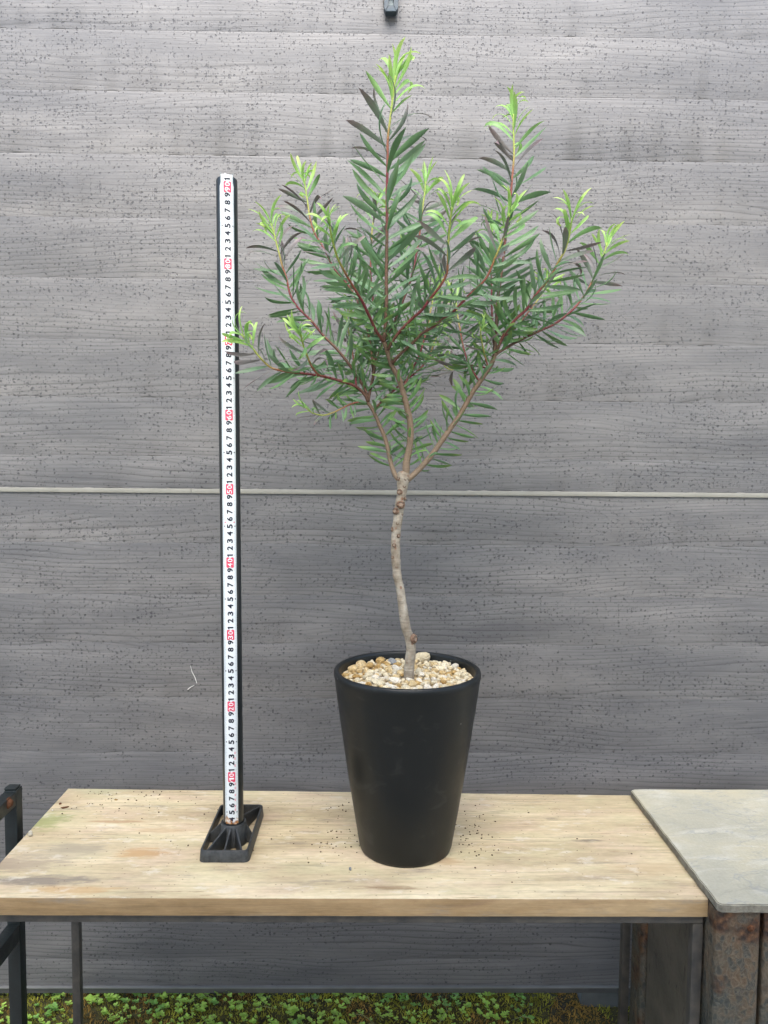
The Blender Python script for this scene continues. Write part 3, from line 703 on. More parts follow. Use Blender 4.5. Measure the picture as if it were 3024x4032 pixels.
vs = [(x, y, 0.0) for x, y in po2]+[(x, y, BZ-0.001) for x, y in po]+[(x+(0.0006 if 0 else 0), y, BZ) for x, y in [lerp2 for lerp2 in [((a_[0]*3+b_[0])/4, (a_[1]*3+b_[1])/4) for a_, b_ in zip(po, pi)]]]+[(x, y, BZ) for x, y in pi]+[(x, y, 0.0) for x, y in pi]
fs = []
for L in range(4):
    for i in range(n): fs.append((L*n+i, L*n+(i+1) % n, (L+1)*n+(i+1) % n, (L+1)*n+i))
for i in range(n): fs.append((4*n+i, 4*n+(i+1) % n, (i+1) % n, i))
m.add(vs, fs); m.build('base_rim', MT['plastic'], ms, smooth=True, angle=40)
hc = Vector((PX+0.0004, PY, 0)); HZ = 0.031
m = MB(); m.lathe([(PR+0.0050, 0.0005), (PR+0.0036, HZ-0.001), (PR+0.0028, HZ), (PR+0.0008, HZ), (PR+0.0006, 0.001)], hc, 32); m.build('hub', MT['plastic'], ms, smooth=True, angle=40)
cxm = (x0+x1)/2
for tx, ty in ((x0+0.009, y0+0.003), (cxm, y0+0.003), (x1-0.009, y0+0.003), (x0+0.003, hc.y-0.002), (x1-0.003, hc.y-0.002), (x0+0.006, y1-0.005), (cxm, y1-0.003), (x1-0.006, y1-0.005)):
    T = Vector((tx, ty, 0)); d = (T-hc).normalized(); nrm = Vector((-d.y, d.x, 0))*0.0011; S0 = hc+d*(PR+0.0034)
    m = MB(); q = [S0-nrm*1.3, S0+nrm*1.3, T+nrm, T-nrm]
    m.hexa([(p.x, p.y, 0.0006) for p in q]+[(q[0].x, q[0].y, HZ-0.002), (q[1].x, q[1].y, HZ-0.002), (q[2].x, q[2].y, BZ-0.0015), (q[3].x, q[3].y, BZ-0.0015)])
    ob = m.build('rib', MT['plastic'], None); bm = bmesh.new(); bm.from_mesh(ob.data); bmesh.ops.recalc_face_normals(bm, faces=bm.faces)
    bmesh.ops.bevel(bm, geom=bm.edges[:], offset=0.0005, segments=1, affect='EDGES'); bm.to_mesh(ob.data); bm.free(); adopt(ob, ms)

# ------------------------------------------------------------------ pot
PY_ = 1.052
PC = at_y(1596.5, 3330, PY_); PC.z = 0.0
PRT, PRB, PH = 0.1020, 0.0650, 0.2530
pot = thing('plant_pot', PC, 'tall tapered matte black pot filled with cream gravel on the bench', 'pot')
prof = [(0.0, 0.004), (PRB-0.004, 0.0), (PRB-0.0012, 0.0012), (PRB, 0.0045)]
for i in range(1, 15):
    t = i/15; prof.append((lerp(PRB, PRT-0.0015, t)+0.0012*math.sin(math.pi*t), lerp(0.0045, PH-0.016, t)))
prof += [(PRT-0.0012, PH-0.012), (PRT-0.0002, PH-0.009), (PRT, PH-0.004), (PRT-0.0008, PH-0.001), (PRT-0.0022, PH), (PRT-0.005, PH), (PRT-0.0068, PH-0.0012), (PRT-0.0074, PH-0.004), (PRT-0.0085, PH-0.03), (PRT-0.012, PH-0.05), (0, PH-0.05)]
m = MB(); m.lathe(prof, PC, 96); m.build('pot_body', MT['pot'], pot, smooth=True, angle=50)

# ------------------------------------------------------------------ gravel
LV = PH-0.0120
PEB = [mat_pebble('pebble_cream', (0.76, 0.64, 0.40), (0.88, 0.79, 0.58), 0.3), mat_pebble('pebble_white', (0.80, 0.72, 0.55), (0.88, 0.83, 0.70), 0.25),
       mat_pebble('pebble_tan', (0.62, 0.44, 0.20), (0.80, 0.65, 0.38), 0.5), mat_pebble('pebble_ochre', (0.42, 0.25, 0.08), (0.62, 0.43, 0.18), 0.9), mat_pebble('pebble_grey', (0.25, 0.26, 0.26), (0.40, 0.41, 0.40), 0.2)]
def pebble_mesh(seed, mat):
    r = random.Random(seed); bm = bmesh.new(); bmesh.ops.create_icosphere(bm, subdivisions=2, radius=1.0)
    o = Vector((r.uniform(0, 50), r.uniform(0, 50), r.uniform(0, 50)))
    planes = [(Vector((r.gauss(0, 1), r.gauss(0, 1), r.gauss(0, 1))).normalized(), r.uniform(0.45, 0.8)) for _ in range(9)]
    for v in bm.verts:
        k = 1+0.22*noise.noise(v.co*1.1+o)+0.10*noise.noise(v.co*2.6+o); p = v.co*k
        for nn, d in planes:
            e_ = p.dot(nn)-d
            if e_ > 0: p -= nn*e_*0.75
        v.co = p
    me = bpy.data.meshes.new('pebble'); bm.to_mesh(me); bm.free(); me.materials.append(mat)
    me.polygons.foreach_set('use_smooth', [True]*len(me.polygons)); return me
PM = [[pebble_mesh(i*10+k, PEB[i]) for k in range(5)] for i in range(5)]
placed = []
def rock(x, y, z, s, kind, flat=0.75, r=rnd):
    o = bpy.data.objects.new('pebble', r.choice(PM[kind])); COL.objects.link(o)
    o.location = (x, y, z); o.rotation_euler = (r.uniform(-0.5, 0.5), r.uniform(-0.5, 0.5), r.uniform(0, 6.3))
    o.scale = (s*r.uniform(1.0, 1.35), s*r.uniform(0.8, 1.0), s*flat*r.uniform(0.85, 1.15)); return o
RB = PRT-0.0095
trunk0 = at_z(1609, 2678, LV)
names = ['small cream gravel stone in the black pot', 'small white gravel stone in the black pot', 'small tan gravel stone in the black pot', 'small ochre brown gravel stone in the black pot']
def kind_at(x, y):
    q = rnd.random() + 0.12*noise.noise((x*40, y*40, 6)) - (0.13 if (x-PC.x) < -0.02 and y > PC.y else 0.0)
    return 3 if q < 0.05 else 2 if q < 0.30 else 0 if q < 0.84 else 1
special = [(1670, 2590, 0.0105, 0, 0.95, 'large cream stone standing up at the back of the gravel right of the trunk'), (1545, 2603, 0.0075, 4, 0.6, 'grey stone at the back of the gravel left of the trunk'),
           (1490, 2690, 0.0110, 0, 0.6, 'large flat cream stone at the front left of the gravel'), (1455, 2620, 0.0098, 3, 0.6, 'long knobbly ochre stone lying left of the trunk'), (1480, 2592, 0.0080, 3, 0.8, 'tall ochre stone at the back left of the gravel'),
           (1555, 2668, 0.0088, 2, 0.8, 'rounded tan stone just left of the trunk foot'), (1575, 2703, 0.0050, 3, 0.8, 'small reddish brown stone at the front rim below the trunk'), (1415, 2615, 0.0090, 2, 0.85, 'tan stone near the left rim of the pot'),
           (1370, 2632, 0.0095, 2, 0.7, 'oval tan stone touching the left rim of the pot')]
for px, py, s, k, fl, lb in special:
    P = at_z(px, py, LV+s*0.35); q_ = Vector((P.x-PC.x, P.y-PC.y, 0)); mx_ = RB-s*1.0
    if q_.length > mx_: q_ = q_.normalized()*mx_; P = PC+q_
    o = rock(P.x, P.y, LV+s*(0.75 if 'standing' in lb else 0.30), s, k, fl); tag(o, lb, 'stone', 'gravel stones in the pot'); placed.append((P.x, P.y, s))
tries = 0
for lo, hi, target in ((0.0066, 0.0084, 30), (0.0046, 0.0064, 140), (0.0028, 0.0046, 300)):
    tries = 0
    while len(placed) < target and tries < 6000:
        tries += 1
        a_, r_ = rnd.uniform(0, 6.283), RB*math.sqrt(rnd.random()); s = rnd.uniform(lo, hi)
        x, y = PC.x+r_*math.cos(a_), PC.y+r_*math.sin(a_)
        if r_+s*0.9 > RB: continue
        if (x-trunk0.x)**2+(y-trunk0.y)**2 < (0.0075+s*0.8)**2: continue
        if any((x-q[0])**2+(y-q[1])**2 < (0.74*(s+q[2]))**2 for q in placed): continue
        k = kind_at(x, y)
        mound = 0.003*noise.noise((x*25, y*25, 0))+0.005*max(0.0, 1-math.hypot(x-trunk0.x, y-trunk0.y)/0.05)
        o = rock(x, y, LV+s*0.25+mound+rnd.uniform(-0.001, 0.0015), s, k); tag(o, names[k], 'stone', ['cream', 'white', 'tan', 'ochre'][k]+' gravel stones in the pot'); placed.append((x, y, s))
# bed of finer gravel below
m = MB(); rr = random.Random(3)
for ring_ in range(0, 22):
    pass
vs = []; fs = []; NR, NA = 26, 96
vs.append((PC.x, PC.y, LV))
for i in range(1, NR+1):
    for j in range(NA):
        a_ = 2*math.pi*j/NA; r_ = (PRT-0.0088)*i/NR; x, y = PC.x+r_*math.cos(a_), PC.y+r_*math.sin(a_)
        vs.append((x, y, LV-0.003+0.0035*abs(noise.noise((x*190, y*190, 0)))))
for j in range(NA): fs.append((0, 1+j, 1+(j+1) % NA))
for i in range(NR-1):
    for j in range(NA): fs.append((1+i*NA+j, 1+(i+1)*NA+j, 1+(i+1)*NA+(j+1) % NA, 1+i*NA+(j+1) % NA))
m.add(vs, fs); gb = m.build('gravel_bed', mat_simple('fine_gravel', (0.68, 0.55, 0.36), 0.95, 0.2, 0.5, 250, 0.001), None)
tag(gb, 'fine tan gravel filling the gaps between the larger stones in the pot', 'gravel', kind='stuff')

# ------------------------------------------------------------------ the tree
TY = trunk0.y
tree = thing('potted_tree', (trunk0.x, TY, LV-0.01), 'young tree with narrow dark leaves and lime green shoot tips in the black pot', 'tree')
def smooth_path(P, step):
    # Catmull-Rom through control points, resampled
    P = [Vector(p) for p in P]; Q = [P[0]*2-P[1]]+P+[P[-1]*2-P[-2]]; out = []
    for i in range(1, len(Q)-2):
        p0, p1, p2, p3 = Q[i-1:i+3]; n = max(1, int((p2-p1).length/step))
        for k in range(n):
            t = k/n; out.append(0.5*((2*p1)+(p2-p0)*t+(2*p0-5*p1+4*p2-p3)*t*t+(3*p1-p0-3*p2+p3)*t**3))
    out.append(P[-1]); return out
TR = [(1608, 2700), (1609.5, 2678), (1611.5, 2623), (1619, 2558), (1613, 2515), (1598, 2470), (1587, 2399), (1575, 2318), (1563, 2257), (1558.6, 2196), (1557, 2135), (1562.7, 2074), (1571, 2013), (1581, 1952), (1586, 1905), (1588, 1872)]
TRD = [0, 0, 0, 0, 0, 0, 0, 0.002, 0.003, 0.004, 0.004, 0.003, 0.002, 0, 0, 0]
path = smooth_path([at_y(x, y, TY+d) for (x, y), d in zip(TR, TRD)], 0.004)
L = len(path); rad = []
for i, p in enumerate(path):
    t = i/(L-1)
    r_ = lerp(0.0073, 0.0058, min(1, t*2.2)) if t < 0.45 else lerp(0.0058, 0.0068, (t-0.45)/0.55)
    r_ *= 1+0.06*noise.noise((0, 0, p.z*70))+0.06*noise.noise((4, 0, p.z*210))+0.32*max(0.0, (t-0.93)/0.07)
    rad.append(r_)
tp_ = (path[-1]-path[-3]).normalized()
m = MB(); m.tube(path+[path[-1]+tp_*q for q in (0.0025, 0.0048, 0.0062)], rad+[rad[-1]*q for q in (0.93, 0.68, 0.2)], 24); trunk = m.build('trunk', MT['trunk'], tree, smooth=True, angle=180)
for v in trunk.data.vertices:
    v.co += v.normal*(0.0006*noise.noise(v.co*160)+0.0005*noise.noise(v.co*420))
def knot(px, py, r_, side, core=True):
    # swollen pruning scar: ringed boss pointing out of the trunk
    c = min(path, key=lambda p: abs(to_px(p)[1]-py)); k = path.index(c)
    r_ *= 0.85
    d = Vector((side, -math.sqrt(max(0.0, 1-side*side)), 0.15)).normalized(); base = c+d*(rad[k]*0.75)
    m = MB(); prof = [(r_*1.25, 0), (r_*1.12, r_*0.45), (r_*0.95, r_*0.8), (r_*0.62, r_*0.85), (r_*0.5, r_*0.62), (0.0001, r_*0.66)]
    m.lathe(prof, (0, 0, 0), 14); ob = m.build('knot', [MT['knot'], MT['knotcore']], None, smooth=True, angle=60)
    if core:
        for p in ob.data.polygons:
            if p.index >= 14*3: p.material_index = 1
    for v in ob.data.vertices: v.co *= 1+0.16*noise.noise(v.co*500+Vector((px, py, 0)))
    ob.rotation_euler = d.to_track_quat('Z', 'Y').to_euler(); ob.location = base; adopt(ob, trunk)
for px, py, r_, sd_ in [(1571, 1933, .0042, -0.55), (1597, 1914, .0028, 0.3), (1602, 1958, .0032, 0.85), (1584, 1983, .0056, 0.1), (1550, 2010, .0050, -0.75), (1588, 2030, .0026, 0.85), (1564, 2067, .0024, 0.05), (1539, 2092, .0036, -0.95), (1573, 2115, .0032, 0.6),
                        (1549, 2144, .0032, -0.3), (1575, 2154, .0018, 0.95), (1566, 2179, .0020, 0.3), (1543, 2200, .0030, -0.8), (1563, 2233, .0020, 0.0), (1565, 2280, .0016, 0.1), (1582, 2322, .0014, 0.4), (1577, 2393, .0015, -0.5), (1594, 2411, .0014, 0.4), (1575, 2430, .0022, -0.9), (1606, 2558, .0018, -0.4), (1621, 2600, .0016, 0.3)]:
    knot(px, py, r_, sd_)
knot(1634, 2517, 0.0066, 0.85)
# burr at the fork
for px, py, r_, sd_ in [(1563, 1890, .0036, -0.8), (1604, 1880, .0030, 0.35), (1618, 1888, .0032, 0.85)]: knot(px, py, r_, sd_, False)

BR = {}
def BRN(key, pts, d0, d1, r0, r1, **kw): BR[key] = dict(pts=pts, d0=d0, d1=d1, r0=r0, r1=r1, **kw)
# woody limbs
BRN('A', [(1576, 1893), (1558, 1875), (1539, 1824), (1526.6, 1765), (1514, 1719), (1493, 1672), (1472, 1622), (1449, 1586)], 0, .012, .0034, .0024, wood=True)
BRN('B', [(1592, 1895), (1598, 1868), (1600, 1824), (1611, 1769), (1617, 1706), (1613, 1651), (1602, 1601), (1585, 1537), (1569, 1487), (1543, 1440), (1526, 1386), (1512, 1347), (1499, 1325)], 0, -.012, .0052, .0030, wood=True)
BRN('C', [(1603, 1890), (1624, 1873), (1653, 1845), (1691, 1803), (1725, 1757), (1754, 1715), (1784, 1672), (1805, 1643), (1834, 1592), (1860, 1546), (1889, 1504), (1919, 1461), (1936, 1432), (1950, 1392)], 0, .012, .0040, .0030, wood=True)
# leafy shoots
BRN('A1', [(1449, 1588), (1440, 1560), (1403, 1523), (1347, 1502), (1280, 1484), (1209, 1472), (1137, 1464), (1075, 1451), (1040, 1425), (1009, 1390), (978, 1349), (950, 1315)], .012, -.045, .0021, .0011, ll=.046)
BRN('A1b', [(1285, 1485), (1255, 1476), (1229, 1446), (1209, 1400), (1193, 1354), (1184, 1312)], -.012, -.10, .0016, .0010, ll=.040)
BRN('A2', [(1449, 1588), (1434, 1583), (1393, 1587), (1352, 1605), (1311, 1625), (1270, 1635), (1229, 1625), (1203, 1605)], .012, -.02, .0013, .0008, ll=.030, k=.45)
BRN('A3', [(1449, 1586), (1440, 1540), (1413, 1492), (1383, 1446), (1352, 1405), (1316, 1364), (1275, 1323), (1229, 1267), (1193, 1231), (1168, 1205), (1142, 1158), (1127, 1092), (1111, 1046), (1101, 1005), (1086, 948), (1075, 905), (1068, 880)], .012, .04, .0022, .0010, ll=.046)
BRN('A4', [(1449, 1586), (1455, 1548), (1470, 1477), (1476, 1400), (1478, 1320), (1473, 1220), (1463, 1126), (1459, 1073), (1461, 985), (1466, 900), (1478, 831), (1484, 800)], .012, .10, .0021, .0010, ll=.044)
BRN('A5', [(1468, 1614), (1493, 1592), (1526, 1559), (1580, 1512), (1628, 1474), (1657, 1449), (1691, 1402), (1708, 1352), (1728, 1301), (1738, 1270)], .010, .11, .0018, .0010, ll=.042, dim=1)
BRN('A6', [(1470, 1477), (1462, 1380), (1440, 1270), (1405, 1180), (1362, 1112), (1311, 1051), (1290, 1005), (1260, 953), (1234, 907), (1219, 851), (1211, 794), (1203, 743), (1198, 705)], .03, .075, .0019, .0010, ll=.046)
BRN('B1', [(1512, 1347), (1480, 1301), (1463, 1263), (1447, 1230), (1430, 1193), (1401, 1145), (1372, 1097), (1348, 1053), (1329, 1015), (1314, 966), (1304, 925), (1299, 893)], -.012, -.13, .0022, .0011, ll=.042)
BRN('B2', [(1512, 1347), (1517, 1290), (1520, 1242), (1522, 1180), (1521, 1110), (1522, 1034), (1524, 889), (1524, 745), (1526, 648), (1527, 547), (1538, 456), (1549, 365), (1557, 300)], -.012, -.02, .0027, .0012, ll=.060, k=1.35)
BRN('B3', [(1524, 1380), (1543, 1348), (1564, 1318), (1594, 1284), (1628, 1250), (1661, 1221), (1700, 1169), (1734, 1125), (1757, 1082), (1763, 1034), (1765, 961), (1770, 899), (1776, 841), (1780, 812)], -.012, -.10, .0022, .0011, ll=.049, k=1.1)
BRN('B4', [(1545, 1430), (1568, 1402), (1590, 1381), (1619, 1356), (1661, 1314), (1704, 1288), (1746, 1255), (1790, 1222), (1845, 1164), (1893, 1121), (1922, 1082), (1946, 1024), (1970, 966), (1989, 913), (1999, 870), (2007, 840)], -.012, -.06, .0021, .0011, ll=.046)
BRN('B5', [(1470, 1477), (1488, 1405), (1512, 1345), (1541, 1299), (1570, 1222), (1599, 1154), (1623, 1082), (1642, 986), (1654, 909), (1661, 841), (1671, 769), (1677, 715)], .03, .085, .0020, .0010, ll=.046)
BRN('B6', [(1599, 1154), (1606, 1080), (1598, 1010), (1592, 965)], .06, .10, .0011, .0008, ll=.030, k=.5)
BRN('C1', [(1950, 1392), (1958, 1376), (1978, 1331), (1999, 1297), (2033, 1255), (2075, 1216), (2108, 1164), (2147, 1116), (2176, 1072), (2200, 1029), (2224, 986), (2239, 937), (2248, 889), (2253, 858)], .012, -.05, .0023, .0011, ll=.048)
BRN('C2', [(1945, 1405), (1960, 1390), (1986, 1373), (2033, 1347), (2083, 1322), (2132, 1299), (2176, 1280), (2219, 1251), (2258, 1217), (2287, 1183), (2311, 1150), (2330, 1111), (2350, 1072), (2369, 1024), (2383, 986), (2390, 955)], .012, .045, .0021, .0010, ll=.044)
BRN('C3', [(1947, 1400), (1952, 1339), (1955, 1284), (1957, 1200), (1966, 1130), (1976, 1063), (1985, 986), (1993, 913), (2007, 817), (2012, 759), (2017, 696), (2022, 643), (2024, 600), (2023, 545), (2021, 492), (2022, 450)], .012, .04, .0024, .0011, ll=.053, k=1.2)
BRN('C4', [(1923, 1450), (1864, 1440), (1822, 1449), (1780, 1457), (1750, 1440), (1735, 1400)], .012, .085, .0013, .0008, ll=.042, dim=1)
BRN('C5', [(1923, 1452), (1912, 1410), (1900, 1360), (1893, 1315), (1891, 1290)], .012, -.03, .0011, .0008, ll=.026, k=.45)
BRN('C6', [(1948, 1400), (1942, 1330), (1937, 1227), (1935, 1106), (1930, 1034), (1932, 962), (1940, 905)], .012, .11, .0017, .0009, ll=.044)
BRN('D1', [(1585, 1537), (1615, 1470), (1650, 1400), (1672, 1330), (1690, 1250), (1704, 1180), (1712, 1120)], -.01, .06, .0015, .0009, ll=.040, k=.7)
BRN('D2', [(1889, 1504), (1850, 1440), (1825, 1370), (1812, 1300), (1800, 1230), (1795, 1170)], .01, .08, .0014, .0009, ll=.040, k=.7)
BRN('D3', [(1403, 1523), (1395, 1440), (1385, 1370), (1372, 1300), (1365, 1240)], .01, .07, .0014, .0009, ll=.040, k=.7)
BRN('D4', [(1978, 1331), (2030, 1290), (2080, 1230), (2125, 1170), (2160, 1110)], .01, .09, .0014, .0009, ll=.040, k=.8)

def leaf_mesh(seed, Lw, curve, fold, twist, mat, nseg=8):
    """unit-length leaf along +X, upper side +Z, width ratio Lw"""
    r = random.Random(seed); c1, c2, c3 = curve
    pos = Vector((0, 0, 0)); vs = []; uvs = []; fs = []; side = r.uniform(-0.32, 0.32)
    for i in range(nseg+1):
        s = i/nseg
        th = c1*s + c2*s*s + c3*s*s*s
        dirv = Vector((math.cos(th), side*(1.6*s-0.5), math.sin(th))).normalized()
        if i: pos = pos+dirv*(1.0/nseg)
        wv = Lw*0.5*min(1.0, (0.12+1.25*s**0.75))*max(0.0, 1-s**4.2)**0.75 if s < 1 else 0.0
        wv *= 1+0.05*math.sin(s*9+seed)
        nrm = Vector((-math.sin(th), 0, math.cos(th))); yv = Vector((0, 1, 0))
        tw = twist*s; yr = yv*math.cos(tw)+nrm*math.sin(tw); nr = nrm*math.cos(tw)-yv*math.sin(tw)
        up = nr*(fold*wv)
        vs += [pos-yr*wv+up, pos, pos+yr*wv+up]; uvs += [(s, 0), (s, 0.5), (s, 1)]
    for i in range(nseg):
        a_ = i*3; fs += [(a_, a_+3, a_+4, a_+1), (a_+1, a_+4, a_+5, a_+2)]
    me = bpy.data.meshes.new('leaf'); me.from_pydata([tuple(v) for v in vs], [], fs); me.update(); me.materials.append(mat)
    ul = me.uv_layers.new(name='UVMap')
    for lp in me.loops: ul.data[lp.index].uv = uvs[lp.vertex_index]
    me.polygons.foreach_set('use_smooth', [True]*len(me.polygons)); return me
LM = {}
lr = random.Random(5)
for cls, mats in LEAF.items():
    LM[cls] = []
    for mi, mt in enumerate(mats):
        for k in range(6):
            if cls == 'dark': cv = (lr.uniform(-0.5, 0.1), lr.uniform(-0.4, 1.3), lr.uniform(-0.6, 0.6)); wr = lr.uniform(.128, .158)
            elif cls == 'low': cv = (lr.uniform(-0.3, 0.1), lr.uniform(0.0, 0.8), lr.uniform(-0.5, 0.4)); wr = lr.uniform(.15, .185)
            elif cls == 'purple': cv = (lr.uniform(-0.2, 0.6), lr.uniform(-1.2, 0.9), lr.uniform(-1.2, 0.3)); wr = lr.uniform(.122, .15)
            elif cls == 'mid': cv = (lr.uniform(0.2, 0.9), lr.uniform(-2.4, -0.6), lr.uniform(-1.6, 0.2)); wr = lr.uniform(.13, .16)
            else: cv = (lr.uniform(0.5, 1.8), lr.uniform(-5.0, -1.8), lr.uniform(-1.4, 1.6)); wr = lr.uniform(.098, .125)
            LM[cls].append(leaf_mesh(lr.randrange(9999), wr, cv, lr.uniform(0.15, 0.5), lr.uniform(-0.7, 0.7), mt))

leaves = []            # (matrix, mesh, branch object, size on screen)
GA = R(137.5)
def place_leaf(P, T, az, ang, length, cls, br, roll):
    ref = Vector((0, 0, 1)) if abs(T.z) < 0.95 else Vector((0, 1, 0))
    N = (ref-T*ref.dot(T)).normalized(); B = T.cross(N)
    lat = math.atan2(B.dot(RT), N.dot(RT)); az = az-0.42*math.sin(2*(az-lat))
    rad_ = N*math.cos(az)+B*math.sin(az)
    X = (T*math.cos(ang)+rad_*math.sin(ang)).normalized(); Zv = (T*math.sin(ang)-rad_*math.cos(ang)).normalized()
    q = Matrix.Rotation(roll, 3, X); Zv = q@Zv; Y = Zv.cross(X)
    me = rnd.choice(LM[cls]); s = length
    M4 = Matrix(((X.x*s, Y.x*s, Zv.x*s, P.x), (X.y*s, Y.y*s, Zv.y*s, P.y), (X.z*s, Y.z*s, Zv.z*s, P.z), (0, 0, 0, 1)))
    a_ = to_px(P); b_ = to_px(P+X*s); view = (P-CAM).normalized()
    size = math.hypot(a_[0]-b_[0], a_[1]-b_[1])*(0.35+abs(Zv.dot(view))) * (1.0 - 1.6*(P.y-TY))
    leaves.append((M4, me, br, size))

for key, b_ in BR.items():
    n = len(b_['pts'])
    # cumulative length for the depth blend
    cum = [0]
    for i in range(1, n): cum.append(cum[-1]+math.hypot(b_['pts'][i][0]-b_['pts'][i-1][0], b_['pts'][i][1]-b_['pts'][i-1][1]))
    ctrl = [at_y(x, y, TY+lerp(b_['d0'], b_['d1'], (c/cum[-1]))) for (x, y), c in zip(b_['pts'], cum)]
    p = smooth_path(ctrl, 0.0035); L = len(p)
    ln = [0]
    for i in range(1, L): ln.append(ln[-1]+(p[i]-p[i-1]).length)
    tot = ln[-1]; wood = b_.get('wood', False); k = b_.get('k', 0.85)
    rads = [lerp(b_['r0'], b_['r1'], ln[i]/tot)*(1+0.05*noise.noise((i*0.6, len(key), 0))) for i in range(L)]
    ages = []
    for i in range(L):
        fromtip = tot-ln[i]
        if wood: ages.append(lerp(0.95, 0.66, ln[i]/tot))
        else:
            ages.append(max(0.0, min(0.60, (fromtip-0.030*k)/(0.20)*0.60+0.10 if fromtip > 0.03*k else 0.05)))
    m = MB(); m.tube(p, rads, 10 if wood else 7, ages=ages)
    bo_ = m.build('branch', MT['stem'], tree, smooth=True, angle=180); b_['obj'] = bo_
    # leaves
    az = rnd.uniform(0, 6.28); d = 0.012 if not wood else 0.02
    while d < tot:
        fromtip = tot-d
        i = max(1, min(L-1, next((q for q in range(L) if ln[q] >= d), L-1)))
        P = p[i-1].lerp(p[i], (d-ln[i-1])/max(1e-6, ln[i]-ln[i-1])); T = (p[min(L-1, i+1)]-p[max(0, i-2)]).normalized()
        az += GA+rnd.uniform(-0.35, 0.35); roll = rnd.choice((-1, 1))*R(rnd.uniform(18, 75)); ll = b_.get('ll', .036)
        P = P + Vector((0, 0, 0))
        if wood:
            t = d/tot
            place_leaf(P, T, az, R(rnd.uniform(55, 78)), rnd.uniform(.032, .044), rnd.choice(('low', 'low', 'dark')), bo_, roll)
            d += rnd.uniform(.0027, .0042) if t > 0.12 else 0.008
            continue
        f = fromtip/k
        u = (lambda a_, b2, k_=k: (rnd.uniform(a_, b2)*(1.3 if k_ > 1.15 and b2 < 0.01 else 1.0)))
        if f < .012: place_leaf(P, T, az, R(u(6, 36)), ll*u(.70, .98), 'lime', bo_, roll); d += u(.0012, .0018)
        elif f < .028: place_leaf(P, T, az, R(u(24, 48)), ll*u(.80, 1.02), 'lime', bo_, roll); d += u(.0022, .0031)
        elif f < .036: place_leaf(P, T, az, R(u(36, 58)), ll*u(.85, 1.05), rnd.choice(('lime', 'mid', 'mid')), bo_, roll); d += u(.0034, .0046)
        elif f < .048: place_leaf(P, T, az, R(u(42, 60)), ll*u(.95, 1.1), rnd.choice(('mid', 'purple', 'purple')), bo_, roll); d += u(.0042, .0055)
        elif f < .080: place_leaf(P, T, az, R(u(44, 62)), ll*u(1.0, 1.16), rnd.choice(('purple', 'purple', 'purple', 'dark')), bo_, roll); d += u(.0036, .0050)
        elif d < 0.05: place_leaf(P, T, az, R(u(55, 74)), ll*u(.72, .92), rnd.choice(('low', 'low', 'dark')), bo_, roll); d += u(.0023, .0034)
        else: place_leaf(P, T, az, R(u(46, 62)), ll*u(.98, 1.15), 'dark', bo_, roll); d += u(.0028, .0040)
leaves.sort(key=lambda q: -q[3])
for M4, me, br, s in leaves[:300]:
    o = bpy.data.objects.new('leaf', me); COL.objects.link(o); o.parent = br
    o.matrix_parent_inverse = Matrix.Translation(-wloc(br)); o.matrix_basis = M4
# remaining leaves as one mass
allm = [mt for c in LEAF.values() for mt in c]; V = []; F = []; MI = []; UV = []
for M4, me, br, s in leaves[300:]:
    o_ = len(V); mi = allm.index(me.materials[0])
    V += [tuple(M4@v.co) for v in me.vertices]
    ud = me.uv_layers[0].data
    for pl in me.polygons:
        F.append(tuple(i+o_ for i in pl.vertices)); MI.append(mi); UV += [tuple(ud[l].uv) for l in pl.loop_indices]
me = bpy.data.meshes.new('foliage'); me.from_pydata(V, [], F); me.update()
for mt in allm: me.materials.append(mt)
me.polygons.foreach_set('material_index', MI); me.polygons.foreach_set('use_smooth', [True]*len(F))
ul = me.uv_layers.new(name='UVMap'); ul.data.foreach_set('uv', [c for u in UV for c in u])
fo = bpy.data.objects.new('foliage', me); COL.objects.link(fo); adopt(fo, tree); tag(fo, 'smaller and hidden narrow leaves filling the crown', kind='stuff')
print('leaves', len(leaves), 'pebbles', len(placed))

# ------------------------------------------------------------------ weeds and moss on the bank
wr_ = random.Random(11); m = MB(); UVW = []
def blade(m, P, d, ln_, wd, mi):
    s = d.cross(Vector((0, 1, 0.2))).normalized()*wd; tip = P+d*ln_; mid = P+d*ln_*0.5+Vector((0, 0, ln_*0.08))
    m.add([P-s, P+s, mid+s*0.8, mid-s*0.8, tip], [(0, 1, 2, 3), (3, 2, 4)], mi)
for i in range(26000):
    x = wr_.uniform(-0.85, 0.95); y = wr_.uniform(1.24, 1.42); P = Vector((x, y, bank_z(x, y)-0.001))
    den = noise.noise((x*7, y*7, 0)); 
    if den < -0.25 and wr_.random() < 0.7: continue
    d = Vector((wr_.gauss(0, 0.7), wr_.gauss(-0.3, 0.6), 1)).normalized()
    blade(m, P, d, wr_.uniform(0.004, 0.011), wr_.uniform(0.0005, 0.0011), 1 if noise.noise((x*11+5, y*11, 2)) > 0.1 else 0)
tag(m.build('moss', [MT['moss'], MT['mossbrown']]), 'brownish green moss covering the bank below the wall', 'moss', kind='stuff')
m = MB()
def round_leaf(m, P, X, Zv, r_, mi):
    Y = Zv.cross(X); vs = []
    for a_ in range(9):
        t = 2*math.pi*a_/9; k = 1-0.15*math.cos(t)
        vs.append(P+X*(r_+r_*1.15*math.cos(t)*k)+Y*(r_*0.85*math.sin(t))+Zv*(r_*0.25*math.sin(t)**2))
    m.add([P+X*r_*0.9]+vs, [(0, 1+i, 1+(i+1) % 9) for i in range(9)], mi)
stm = MB()
